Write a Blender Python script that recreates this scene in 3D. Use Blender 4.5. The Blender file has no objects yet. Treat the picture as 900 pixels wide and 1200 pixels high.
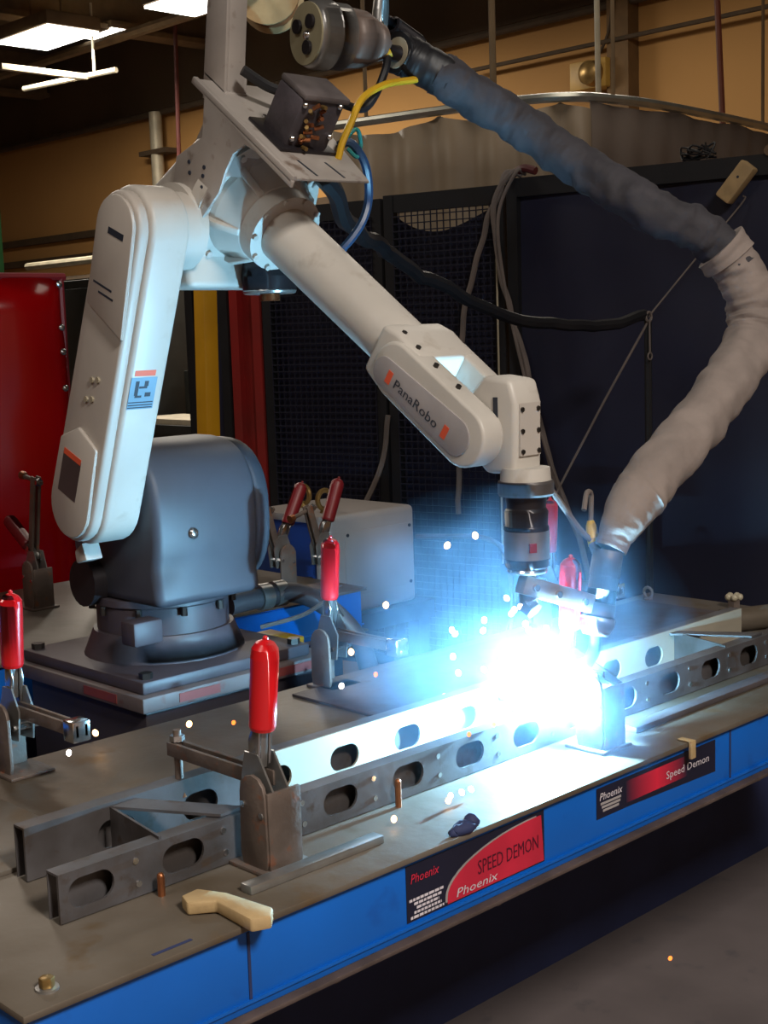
import bpy, bmesh, math, random
from mathutils import Vector as V, Matrix as M, noise
from mathutils.geometry import tessellate_polygon
random.seed(7)
S = bpy.context.scene
COL = S.collection

# ------------------------------------------------------------------ camera, world, exposure
cam = bpy.data.cameras.new('camera'); camo = bpy.data.objects.new('camera', cam); COL.objects.link(camo)
right = V((0.7161857, -0.69715221, -0.03250907)); down = V((-0.11502376, -0.0719641, -0.99075259)); fwd = V((0.68836587, 0.71330216, -0.13172873))
camo.matrix_world = M(((right.x, -down.x, -fwd.x, 0), (right.y, -down.y, -fwd.y, 0), (right.z, -down.z, -fwd.z, 1.55), (0, 0, 0, 1)))
cam.sensor_width = 36; cam.sensor_fit = 'AUTO'; cam.lens = 1585.9 / 1200 * 36; cam.clip_start = .02
S.camera = camo
w = bpy.data.worlds.new('workshop_ambient'); S.world = w; w.use_nodes = True
w.node_tree.nodes['Background'].inputs[0].default_value = (.55, .5, .45, 1); w.node_tree.nodes['Background'].inputs[1].default_value = .05
S.view_settings.view_transform = 'Standard'; S.view_settings.look = 'None'; S.view_settings.gamma = 1
S.view_settings.exposure = 0.0

def lamp(name, kind, loc, energy, color, size=.1, size_y=None, rot=(0, 0, 0)):
    d = bpy.data.lights.new(name, kind); d.energy = energy; d.color = color
    if kind == 'AREA':
        d.size = size
        if size_y: d.shape = 'RECTANGLE'; d.size_y = size_y
    else: d.shadow_soft_size = size
    o = bpy.data.objects.new(name, d); COL.objects.link(o); o.location = loc; o.rotation_euler = rot
    return o
WARM = (1, .90, .76)
FLUOR = (1, .93, .84)
ARC = V((1.728, 1.384, .952))
lamp('arc_light', 'POINT', ARC, 200, (.30, .70, 1), .012)
# ceiling lamps; those above or behind the viewpoint: unseen fill added for the cell
for i, (x, y, e) in enumerate([(-1.2, 1.2, 42), (.4, -2.2, 330), (2.6, 6.2, 45), (6.55, 10.8, 130), (6.8, 9.0, 110), (4.5, 3.2, 10), (7.2, 5.5, 30)]):
    lamp('ceiling_and_fill_light', 'AREA', (x, y, 4.1), e, WARM if i > 1 else FLUOR, .6, 1.2)

# ------------------------------------------------------------------ materials
def lin(c): return tuple(((x / 255) / 12.92 if x / 255 <= .04045 else ((x / 255 + .055) / 1.055) ** 2.4) for x in c)
def mat(name, rgb, rough=.5, metal=0., var=.12, scale=8., bump=.0, rgb2=None, spots=None, coat=0., spec=None):
    m = bpy.data.materials.new(name); m.use_nodes = True
    nt = m.node_tree; b = nt.nodes['Principled BSDF']
    c = lin(rgb); c2 = lin(rgb2) if rgb2 else tuple(max(0, x * (1 - var * 2)) for x in c)
    tc = nt.nodes.new('ShaderNodeTexCoord')
    n = nt.nodes.new('ShaderNodeTexNoise'); n.inputs['Scale'].default_value = scale; n.inputs['Detail'].default_value = 6
    nt.links.new(tc.outputs['Object'], n.inputs['Vector'])
    r = nt.nodes.new('ShaderNodeValToRGB'); r.color_ramp.elements[0].position = .36; r.color_ramp.elements[1].position = .66
    r.color_ramp.elements[0].color = (*c2, 1); r.color_ramp.elements[1].color = (*c, 1)
    nt.links.new(n.outputs['Fac'], r.inputs['Fac'])
    out = r.outputs['Color']
    if spots:
        n2 = nt.nodes.new('ShaderNodeTexNoise'); n2.inputs['Scale'].default_value = scale * 3.3; n2.inputs['Detail'].default_value = 8
        nt.links.new(tc.outputs['Object'], n2.inputs['Vector'])
        r2 = nt.nodes.new('ShaderNodeValToRGB'); r2.color_ramp.elements[0].position = .60; r2.color_ramp.elements[1].position = .70
        nt.links.new(n2.outputs['Fac'], r2.inputs['Fac'])
        mx = nt.nodes.new('ShaderNodeMix'); mx.data_type = 'RGBA'
        nt.links.new(r2.outputs['Color'], mx.inputs[0]); nt.links.new(out, mx.inputs[6]); mx.inputs[7].default_value = (*lin(spots), 1)
        out = mx.outputs[2]
    nt.links.new(out, b.inputs['Base Color'])
    b.inputs['Roughness'].default_value = rough; b.inputs['Metallic'].default_value = metal
    if spec is not None: b.inputs['Specular IOR Level'].default_value = spec
    if coat: b.inputs['Coat Weight'].default_value = coat
    if bump:
        n3 = nt.nodes.new('ShaderNodeTexNoise'); n3.inputs['Scale'].default_value = scale * 6; n3.inputs['Detail'].default_value = 5
        nt.links.new(tc.outputs['Object'], n3.inputs['Vector'])
        bp = nt.nodes.new('ShaderNodeBump'); bp.inputs['Strength'].default_value = bump; bp.inputs['Distance'].default_value = .01
        nt.links.new(n3.outputs['Fac'], bp.inputs['Height']); nt.links.new(bp.outputs['Normal'], b.inputs['Normal'])
    return m
def emit(name, rgb, strength):
    m = bpy.data.materials.new(name); m.use_nodes = True; nt = m.node_tree; nt.nodes.clear()
    e = nt.nodes.new('ShaderNodeEmission'); e.inputs[0].default_value = (*lin(rgb), 1); e.inputs[1].default_value = strength
    o = nt.nodes.new('ShaderNodeOutputMaterial'); nt.links.new(e.outputs[0], o.inputs[0]); return m
robot_white = mat('robot_white_paint', (196, 190, 182), .42, 0, .07, 5, .03, spots=(176, 168, 158))
robot_cover = mat('robot_cover_paint', (186, 178, 170), .45, 0, .05, 4, .02)
robot_grey = mat('robot_slate_paint', (72, 74, 84), .5, 0, .14, 4, .02)
robot_base_paint = mat('robot_base_paint', (70, 63, 70), .5, 0, .15, 7, .03)
bolt_steel = mat('dark_bolt_steel', (70, 66, 64), .4, .8)
sheet_steel = mat('grey_sheet_metal', (176, 168, 162), .45, .1, .12, 6, .02, spots=(120, 105, 95))
plate_steel = mat('mill_scale_plate', (118, 110, 101), .5, .25, .2, 3.2, .15, rgb2=(86, 75, 62), spots=(98, 80, 58))
plate_rust = mat('worn_tooling_plate', (98, 92, 96), .55, .3, .2, 5, .15, rgb2=(70, 62, 64), spots=(86, 66, 54))
raw_steel = mat('raw_frame_steel', (104, 101, 104), .48, .4, .15, 9, .05, rgb2=(76, 70, 68), spots=(80, 68, 60))
clamp_steel = mat('clamp_zinc', (170, 168, 166), .3, .75, .15, 18)
post_steel = mat('rusty_post_steel', (116, 102, 94), .55, .3, .2, 16, .1, spots=(128, 86, 66))
blue_paint = mat('blue_enamel', (4, 98, 196), .42, 0, .08, 4, .02, spots=(6, 80, 168))
edge_rust = mat('bare_flange_edge', (92, 78, 74), .6, .2, .2, 20)
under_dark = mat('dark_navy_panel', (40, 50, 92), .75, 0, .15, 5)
plinth_mat = mat('plinth_black', (44, 38, 44), .6, 0, .15, 6)
plinth_top = mat('plinth_top_worn', (96, 86, 86), .6, 0, .15, 8, spots=(84, 56, 54))
tape_red = mat('red_floor_paint', (120, 52, 48), .6)
red_grip = mat('red_vinyl_grip', (206, 22, 30), .28, 0, .05, 5, coat=.3)
dull_red = mat('dull_red_grip', (128, 26, 34), .45)
black_rubber = mat('black_rubber', (26, 26, 30), .5)
black_metal = mat('black_anodised', (48, 44, 48), .35, .4)
chrome = mat('polished_steel', (205, 204, 204), .18, .95, .05)
brass = mat('tarnished_brass', (170, 138, 84), .35, .7, .2, 14)
copper = mat('copper_fitting', (176, 112, 74), .35, .8, .2, 20)
sleeve_dark = mat('dark_sleeve_cloth', (58, 56, 62), .8, 0, .15, 14, .15)
sleeve_grey = mat('grey_sleeve_cloth', (138, 126, 120), .9, 0, .12, 12, .15)
yellow_pvc = mat('yellow_hose_pvc', (214, 170, 40), .4)
blue_pvc = mat('blue_cable_pvc', (34, 60, 92), .4)
welder_paint = mat('power_source_grey', (168, 160, 156), .5, 0, .07, 5, .02)
welder_blue = mat('power_source_blue', (34, 70, 140), .5)
screen_vinyl = mat('navy_screen_vinyl', (24, 28, 54), .55, 0, .15, 2.4, .06)
screen_frame = mat('screen_frame_black', (30, 31, 36), .55, .2)
mesh_wire = mat('screen_mesh_wire', (40, 42, 58), .5, .3)
tan_wall = mat('tan_painted_wall', (182, 136, 78), .85, 0, .06, .5)
tan_trim = mat('dark_wall_trim', (78, 62, 44), .8)
ceiling_mat = mat('dark_roof_deck', (92, 74, 54), .9, 0, .15, 1)
beam_mat = mat('roof_beam_steel', (120, 98, 70), .8)
pale_steel = mat('pale_galvanised', (190, 180, 156), .5, .2)
concrete = mat('grey_concrete', (118, 108, 108), .75, 0, .14, 3, .08, spots=(98, 92, 94))
curtain_mat = mat('taupe_vinyl_curtain', (142, 126, 106), .6, 0, .08, 2)
curtain_grey = mat('grey_vinyl_curtain', (118, 106, 98), .6, 0, .08, 2)
rail_mat = mat('curtain_rail_zinc', (186, 186, 176), .3, .7)
yellow_paint = mat('yellow_column_paint', (206, 150, 20), .5, 0, .08, 4)
red_strip = mat('red_strip_vinyl', (122, 36, 32), .5, 0, .2, 3, rgb2=(150, 30, 30))
wood = mat('pale_wood', (184, 156, 112), .7, 0, .15, 14, .1)
white_panel = mat('white_sheet', (226, 214, 190), .6)
dark_cab = mat('dark_cabinet_paint', (46, 48, 46), .6)
green_paint = mat('green_post_paint', (44, 96, 40), .5)
rope_mat = mat('grey_rope', (112, 102, 98), .8)
decal_black = mat('decal_black', (24, 25, 46), .4)
decal_red = mat('decal_red', (206, 40, 66), .4)
decal_white = mat('decal_white', (214, 206, 214), .5)
decal_dark = mat('decal_dark_red', (88, 14, 40), .5)
decal_blue = mat('warning_label_blue', (112, 150, 176), .5)
decal_orange = mat('label_orange', (226, 92, 60), .5)
ink = mat('label_ink', (40, 46, 60), .6)
label_grey = mat('nameplate_grey', (160, 154, 154), .5)
red_pane = bpy.data.materials.new('red_translucent_vinyl'); red_pane.use_nodes = True
red_pane.node_tree.nodes['Principled BSDF'].name = 'pane'
_b = red_pane.node_tree.nodes['pane']; _b.inputs['Base Color'].default_value = (*lin((150, 8, 14)), 1); _b.inputs['Roughness'].default_value = .16
_b.inputs['Transmission Weight'].default_value = .25
_tr = red_pane.node_tree.nodes.new('ShaderNodeBsdfTranslucent'); _tr.inputs[0].default_value = (*lin((214, 8, 12)), 1); _mx = red_pane.node_tree.nodes.new('ShaderNodeMixShader'); _mx.inputs[0].default_value = .4
red_pane.node_tree.links.new(_b.outputs[0], _mx.inputs[1]); red_pane.node_tree.links.new(_tr.outputs[0], _mx.inputs[2]); red_pane.node_tree.links.new(_mx.outputs[0], red_pane.node_tree.nodes['Material Output'].inputs[0])
spark_mat = emit('glowing_spark', (255, 196, 130), 9)
spark_hot = emit('white_hot_spark', (255, 236, 220), 12)
spark_dim = emit('cooling_spark', (255, 120, 50), 3)
arc_mat = emit('arc_plasma', (200, 232, 255), 400)
lamp_mat = emit('fluorescent_diffuser', (255, 252, 240), 9)

# ------------------------------------------------------------------ mesh helpers
OFF = {}                                        # object name -> world position its vertices are stored relative to
class MB:
    def __init__(s): s.bm = bmesh.new()
    def box(s, lo, hi, mtx=None):
        lo = V(lo); hi = V(hi); r = bmesh.ops.create_cube(s.bm, size=1)['verts']
        for v in r: v.co = V([lo[i] + (v.co[i] + .5) * (hi[i] - lo[i]) for i in range(3)])
        if mtx: bmesh.ops.transform(s.bm, matrix=mtx, verts=r)
        return s
    def cyl(s, a, b, r1, r2=None, n=20, caps=True):
        a = V(a); b = V(b); d = b - a; r2 = r1 if r2 is None else r2
        q = V((0, 0, 1)).rotation_difference(d).to_matrix().to_4x4()
        bmesh.ops.create_cone(s.bm, cap_ends=caps, segments=n, radius1=r1, radius2=r2, depth=d.length, matrix=M.Translation((a + b) / 2) @ q)
        return s
    def lathe(s, a, b, prof, n=24):             # prof: (fraction along a->b, radius)
        a = V(a); b = V(b)
        for (t1, r1), (t2, r2) in zip(prof, prof[1:]):
            if abs(t2 - t1) < 1e-6: t2 = t1 + 1e-4
            s.cyl(a.lerp(b, t1), a.lerp(b, t2), max(r1, 1e-4), max(r2, 1e-4), n)
        return s
    def sph(s, c, r, sc=(1, 1, 1), u=12, v=8):
        bmesh.ops.create_uvsphere(s.bm, u_segments=u, v_segments=v, radius=r, matrix=M.Translation(c) @ M.Diagonal((*sc, 1))); return s
    def prism(s, pts, f, a, b):                 # pts 2-D outline; f(u, v, depth) -> point
        lo = [s.bm.verts.new(f(u, v, a)) for u, v in pts]; hi = [s.bm.verts.new(f(u, v, b)) for u, v in pts]
        s.bm.faces.new(lo); s.bm.faces.new(hi[::-1]); n = len(pts)
        for i in range(n): s.bm.faces.new((lo[i], hi[i], hi[(i + 1) % n], lo[(i + 1) % n]))
        return s
    def plate(s, outer, holes, f, a, b):        # flat plate with holes
        loops = [outer] + holes; flat = [p for l in loops for p in l]
        tris = tessellate_polygon([[V((u, v, 0)) for u, v in l] for l in loops])
        lo = [s.bm.verts.new(f(u, v, a)) for u, v in flat]; hi = [s.bm.verts.new(f(u, v, b)) for u, v in flat]
        for t in tris:
            try: s.bm.faces.new([lo[i] for i in t]); s.bm.faces.new([hi[i] for i in t][::-1])
            except ValueError: pass
        k = 0
        for l in loops:
            n = len(l)
            for i in range(n): s.bm.faces.new((lo[k + i], hi[k + i], hi[k + (i + 1) % n], lo[k + (i + 1) % n]))
            k += n
        return s
    def tube(s, pts, r, n=10, rf=None, caps=True):
        pts = [V(p) for p in pts]; rings = []; up = V((0, 0, 1)); prev = None
        for i, p in enumerate(pts):
            t = (pts[min(i + 1, len(pts) - 1)] - pts[max(i - 1, 0)]).normalized()
            if prev is None:
                x = t.cross(up) if abs(t.dot(up)) < .95 else t.cross(V((1, 0, 0)))
            else: x = prev - t * prev.dot(t)
            x.normalize(); prev = x; y = t.cross(x)
            rings.append([s.bm.verts.new(p + (x * math.cos(2 * math.pi * k / n) + y * math.sin(2 * math.pi * k / n)) * (rf(i, k, p) if rf else r)) for k in range(n)])
        for A, B in zip(rings, rings[1:]):
            for k in range(n): s.bm.faces.new((A[k], A[(k + 1) % n], B[(k + 1) % n], B[k]))
        if caps: s.bm.faces.new(rings[0][::-1]); s.bm.faces.new(rings[-1])
        return s
    def torus(s, c, R, r, axis='z', n=20, m=8):
        pts = []
        for k in range(n + 1):
            a = 2 * math.pi * k / n; u, v = R * math.cos(a), R * math.sin(a)
            pts.append(V(c) + (V((u, v, 0)) if axis == 'z' else V((0, u, v)) if axis == 'x' else V((u, 0, v))))
        return s.tube(pts, r, m, caps=False)
    def build(s, name, m, parent=None, bevel=0., smooth=True, seg=2, **props):
        bmesh.ops.remove_doubles(s.bm, verts=s.bm.verts, dist=1e-6)
        bmesh.ops.recalc_face_normals(s.bm, faces=s.bm.faces)
        if bevel:
            es = [e for e in s.bm.edges if len(e.link_faces) == 2 and e.calc_face_angle(0) > .6]
            bmesh.ops.bevel(s.bm, geom=es, offset=bevel, segments=seg, affect='EDGES', profile=.5, clamp_overlap=True)
        off = OFF.get(parent.name, V()) if parent else V()
        if not parent and s.bm.verts and not props.pop('at_origin', False):
            xs = [v.co for v in s.bm.verts]
            off = V(((min(p.x for p in xs) + max(p.x for p in xs)) / 2, (min(p.y for p in xs) + max(p.y for p in xs)) / 2, min(p.z for p in xs)))
        for v in s.bm.verts: v.co -= off
        me = bpy.data.meshes.new(name); s.bm.to_mesh(me); s.bm.free(); me.materials.append(m)
        if smooth: me.polygons.foreach_set('use_smooth', [True] * len(me.polygons)); me.set_sharp_from_angle(angle=.7)
        o = bpy.data.objects.new(name, me); COL.objects.link(o); OFF[o.name] = off
        if parent: o.parent = parent
        else: o.location = off
        for k, v in props.items(): o[k] = v
        return o
def thing(name, loc, label, cat, group=None):
    o = bpy.data.objects.new(name, None); COL.objects.link(o); o.location = loc; o.empty_display_size = .05; OFF[o.name] = V(loc)
    return tag(o, label, cat, group)
def tag(o, label, cat, group=None):
    o['label'] = label; o['category'] = cat
    if group: o['group'] = group
    return o
def copy_tree(o, parent=None):
    c = o.copy(); COL.objects.link(c); OFF[c.name] = OFF.get(o.name, V())
    if parent: c.parent = parent
    for ch in list(o.children): copy_tree(ch, c)
    return c
def struct(name, mb, m, **k):
    return mb.build(name, m, kind='structure', **k)
def rnd(p, q, r, n=10):                          # capsule outline around p..q (2-D), radii r=(rp, rq)
    p = V((*p, 0)); q = V((*q, 0)); rp, rq = r; a0 = math.atan2(q.y - p.y, q.x - p.x); out = []
    for k in range(n + 1): a = a0 + math.pi / 2 + math.pi * k / n; out.append((p.x + rp * math.cos(a), p.y + rp * math.sin(a)))
    for k in range(n + 1): a = a0 - math.pi / 2 + math.pi * k / n; out.append((q.x + rq * math.cos(a), q.y + rq * math.sin(a)))
    return out
def oval(cx, cy, hw, hh, n=20):
    e = hw - hh; return [(cx + (e if math.cos(a) > 0 else -e) + hh * math.cos(a), cy + hh * math.sin(a)) for a in [2 * math.pi * (k + .5) / n for k in range(n)]]
def spline(P, k=8):
    P = [V(p) for p in P]; Q = [P[0] * 2 - P[1]] + P + [P[-1] * 2 - P[-2]]; out = []
    for i in range(1, len(Q) - 2):
        a, b, c, d = Q[i - 1:i + 3]
        for j in range(k):
            t = j / k; out.append(.5 * ((2 * b) + (c - a) * t + (2 * a - 5 * b + 4 * c - d) * t * t + (3 * b - a - 3 * c + d) * t ** 3))
    out.append(P[-1]); return out
def text(s, name, m, parent, origin, ux, uy, width, height=None, extrude=.0004, shear=0.):
    cu = bpy.data.curves.new(name, 'FONT'); cu.body = s; cu.size = 1; cu.shear = shear; cu.resolution_u = 2
    o = bpy.data.objects.new(name, cu); COL.objects.link(o)
    dg = bpy.context.evaluated_depsgraph_get(); me = bpy.data.meshes.new_from_object(o.evaluated_get(dg))
    bpy.data.objects.remove(o)
    xs = [v.co.x for v in me.vertices]; ys = [v.co.y for v in me.vertices]
    x0, x1, y0, y1 = min(xs), max(xs), min(ys), max(ys); sx = width / (x1 - x0); sy = (height / (y1 - y0)) if height else sx
    off = OFF.get(parent.name, V()); ux = V(ux); uy = V(uy); nn = ux.cross(uy)
    for v in me.vertices: v.co = V(origin) + ux * ((v.co.x - x0) * sx) + uy * ((v.co.y - y0) * sy) + nn * extrude - off
    me.materials.clear(); me.materials.append(m)
    t = bpy.data.objects.new(name, me); COL.objects.link(t); t.parent = parent; OFF[t.name] = off
    return t
YZ = lambda u, v, d: V((d, u, v))                # profile in Y-Z, extruded along X
XZ = lambda u, v, d: V((u, d, v))
XY = lambda u, v, d: V((u, v, d))

# ------------------------------------------------------------------ building shell
struct('floor', MB().box((-6, -6, -.1), (9.2, 18.2, 0)), concrete)
struct('ceiling', MB().box((-6.2, -6.2, 5), (9.2, 18.2, 5.2)), ceiling_mat)
wr = struct('wall_right', MB().box((9, -6, 0), (9.2, 18.2, 4.06)), tan_wall)
MB().box((8.97, -6, 4.06), (9.2, 18.2, 5)).build('upper_wall_band', ceiling_mat, wr)
struct('wall_back', MB().box((-6, 18, 0), (9, 18.2, 5)), tan_wall)
struct('wall_left', MB().box((-6.2, -6, 0), (-6, 18.2, 5)), tan_wall)
struct('wall_front', MB().box((-6.2, -6.2, 0), (9.2, -6, 5)), tan_wall)
struct('trim_1', MB().cyl((8.9, -6, 4.0), (8.9, 18, 4.0), .035, n=8), tan_trim)
struct('trim_2', MB().box((8.93, -6, 2.78), (9, 18, 2.86)), tan_trim)
struct('trim_3', MB().box((8.93, -6, 2.52), (9, 18, 2.6)), tan_trim)
struct('trim_4', MB().cyl((8.85, -6, 3.72), (8.85, 8, 3.72), .018, n=8), tan_trim)
struct('trim_5', MB().box((8.86, 6.33, 0), (9, 6.53, 4.06)), mat('wall_column_paint', (120, 92, 58), .8))
for y in (-2.5, 1, 4.5, 8, 11.5, 15):
    b = struct('trim_6', MB().box((-6, y - .06, 4.55), (9, y + .06, 5)).box((-6, y - .12, 4.5), (9, y + .12, 4.55)), beam_mat)
for x in (2, 5, 7.6):
    struct('trim_7', MB().cyl((x, -6, 4.42), (x, 18, 4.42), .05, n=8), beam_mat)
o = thing('ceiling_light', (6.55, 10.85, 4.2), 'bright rectangular ceiling light near the upper corner above the red screen', 'ceiling light', 'high bay lights')
MB().box((6.28, 10.4, 4.22), (6.82, 11.3, 4.34)).build('housing', beam_mat, o, .02)
MB().box((6.3, 10.42, 4.2), (6.8, 11.28, 4.22)).build('diffuser', lamp_mat, o)
MB().cyl((6.55, 10.6, 4.34), (6.55, 10.6, 5), .01, n=6).build('hanger_rod', beam_mat, o); MB().cyl((6.55, 11.1, 4.34), (6.55, 11.1, 5), .01, n=6).build('hanger_rod', beam_mat, o)
o2 = copy_tree(o); o2.location = (6.85, 9.0, 4.2); o2['label'] = 'bright rectangular ceiling light cut off at the top edge beside the grey feeder post'
o3 = copy_tree(o); o3.location = (7.7, 11.6, 4.5); o3.scale = (.6, .6, .6); o3['label'] = 'small distant ceiling light between the two bright fittings'
t = thing('pipe_hanger', (6.6, 10.9, 3.9), 'pale strut hanger of two crossing bars below the ceiling light', 'pipe hanger')
MB().box((6.05, 10.78, 3.88), (6.9, 10.84, 3.93)).build('cross_bar', pale_steel, t, .005)
MB().cyl((6.72, 11.6, 3.9), (6.98, 10.45, 3.92), .025, n=8).build('long_bar', pale_steel, t)
MB().cyl((6.85, 10.6, 3.92), (6.85, 10.6, 4.5), .012, n=6).build('drop_rod', pale_steel, t)
t = thing('wall_conduit', (8.85, 12.55, 0), 'cream vertical pipe on the tan wall above the robot elbow', 'pipe')
MB().cyl((8.85, 12.55, 0), (8.85, 12.55, 4.0), .07, n=12).build('pipe', pale_steel, t)
MB().box((8.78, 12.3, 3.55), (8.97, 12.8, 3.6)).box((8.78, 12.3, 2.0), (8.97, 12.8, 2.05)).build('pipe_clamp', tan_trim, t)
tag(MB().cyl((8.2, 11.3, 2.3), (8.2, 11.2, 5), .022, n=8).build('drop_cord', mat('maroon_cord', (96, 40, 34), .6)), 'thin maroon drop cord hanging before the cream wall pipe', 'cord')
tag(MB().cyl((5.4, 4.03, 2.56), (5.4, 4.05, 5), .014, n=8).build('curtain_hanger_rod', pale_steel), 'pale steel hanger rod rising from the curve of the curtain rail', 'rod', 'hanger rods of the curtain rail')
tag(MB().cyl((4.95, 4.3, 2.5), (4.95, 4.3, 5), .016, n=8).build('curtain_hanger_rod', beam_mat), 'dark steel hanger rod just beyond the sleeve, holding the curtain rail', 'rod', 'hanger rods of the curtain rail')
tag(MB().cyl((6.2, 3.85, 2.52), (6.15, 3.95, 5), .016, n=8).build('curtain_hanger_rod', mat('red_brown_rod', (120, 62, 44), .6)), 'red-brown hanger rod at the long side of the curtain rail', 'rod', 'hanger rods of the curtain rail')
t = thing('fire_bell', (8.8, 6.66, 3.35), 'round brass-coloured bell on the tan wall over the curtain corner', 'alarm bell')
MB().box((8.8, 6.5, 3.38), (8.95, 6.85, 3.6)).build('back_box', mat('bell_box', (190, 150, 70), .5), t, .01)
MB().lathe((8.8, 6.62, 3.49), (8.7, 6.62, 3.49), [(0, .1), (.7, .09), (1, .04)]).build('gong', brass, t)
MB().tube(spline([(8.85, 6.62, 3.6), (8.85, 6.5, 3.8), (8.85, 6.45, 4.1)]), .012, 6).build('conduit', tan_trim, t)

# ------------------------------------------------------------------ far-left background
t = thing('dark_cabinet', (6.2, 9.8, 0), 'tall dark cabinet standing beyond the red screen beside the white arm', 'cabinet')
MB().box((6.0, 9.0, 0), (6.6, 11.4, 2.05)).build('body', dark_cab, t, .01)
for y in (9.5, 9.95, 10.4): MB().box((5.985, y, .1), (6.0, y + .42, 1.98)).build('door', dark_cab, t, .004)
t = thing('pipe_rack', (6.1, 10, 0), 'pale pipe rack frame above the top of the red screen', 'rack')
for y in (9.3, 10.5): MB().cyl((6.75, y, 0), (6.75, y, 2.32), .05, n=8).build('post', pale_steel, t)
for z, m in ((2.28, pale_steel), (2.12, tan_trim)): MB().cyl((6.75, 9.1, z), (6.75, 11.8, z), .035, n=8).build('rail', m, t)
t = thing('bench', (6.1, 8.6, 0), 'far work bench with a pale top seen between the white arm and yellow column', 'bench')
MB().box((5.8, 7.4, .86), (6.6, 8.9, .92)).build('bench_top', dark_cab, t)
for x, y in ((5.85, 7.5), (6.55, 7.5), (5.85, 8.8), (6.55, 8.8)): MB().box((x - .03, y - .03, 0), (x + .03, y + .03, .86)).build('leg', dark_cab, t)
tag(MB().box((5.85, 7.6, .921), (6.35, 8.85, .96)).build('white_board', white_panel), 'white board lying on the far bench left of the yellow column', 'board')
t = thing('monitor', (6.1, 8.55, .92), 'small dark box with two thin prongs on the far bench', 'equipment')
MB().box((6.38, 8.2, .92), (6.58, 8.85, 1.3)).build('box', dark_cab, t, .01)
MB().cyl((6.37, 8.62, .92), (6.36, 8.66, 1.22), .015, n=6).build('prong', white_panel, t)
tag(MB().box((-.036, -.036, 0), (.036, .036, 2.0), M.Translation((3.5, 4.74, 0)) @ M.Rotation(math.radians(1.5), 4, 'X') @ M.Rotation(math.radians(.6), 4, 'Y')).build('yellow_column', yellow_paint, None, .004), 'yellow painted column behind the slate robot shoulder', 'column')
t = tag(MB().box((2.62, 4.9, 0), (2.70, 5.0, 2.6)).build('green_post', green_paint), 'green painted post at the photo edge above the red screen', 'post')

# ------------------------------------------------------------------ taupe curtain cell with its rail
P = spline([(4.56, 5.0, 2.55), (4.75, 4.1, 2.55), (4.9, 3.82, 2.55), (5.12, 3.74, 2.55), (5.5, 3.72, 2.55), (6.5, 3.8, 2.55), (7.6, 3.95, 2.55)], 10)
t = thing('curtain_rail', (5.0, 3.8, 2.55), 'zinc curtain rail bending round the corner of the taupe curtain cell', 'rail')
MB().tube(P, .022, 8).build('rail', rail_mat, t)
for p in ((4.6, 4.8), (5.12, 3.74), (6.5, 3.8)): MB().cyl((*p, 2.55), (*p, 5), .01, n=6).build('hanger', beam_mat, t)
def curtain(name, pts, m, label, amp, sag, ztop=2.5, nz=10):
    bm = MB(); rows = []; L = 0; prev = None
    for i, p in enumerate(pts):
        L += (p - prev).length if prev else 0; prev = p
        tn = (pts[min(i + 1, len(pts) - 1)] - pts[max(i - 1, 0)]).normalized(); nn = V((tn.y, -tn.x, 0))
        f = math.sin(L * 30 + .6 * math.sin(L * 5)); s = sag * (abs(math.sin(L * 5.2)) ** .7)
        rows.append([bm.bm.verts.new(V((p.x, p.y, ztop - s * (1 - j / nz) ** 3 - j / nz * (ztop - .12))) + nn * amp * f * (.4 + .6 * j / nz)) for j in range(nz + 1)])
    for A, B in zip(rows, rows[1:]):
        for j in range(nz): bm.bm.faces.new((A[j], B[j], B[j + 1], A[j + 1]))
    o = bm.build(name, m); md = o.modifiers.new('thick', 'SOLIDIFY'); md.thickness = .004
    return tag(o, label, 'curtain', 'taupe curtain cell')
fine = []
for a, b in zip(P, P[1:]): fine += [a.lerp(b, k / 5) for k in range(5)]
k = next(i for i, p in enumerate(fine) if p.x > 4.98)
curtain('vinyl_curtain', fine[:k], curtain_mat, 'taupe curtain hanging in folds from the rail left of the hose sleeve', .06, .055, 2.535)
curtain('vinyl_curtain', fine[k:], curtain_grey, 'flat grey curtain running away to the frame edge behind the black screen', .012, .02, 2.535)

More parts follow.
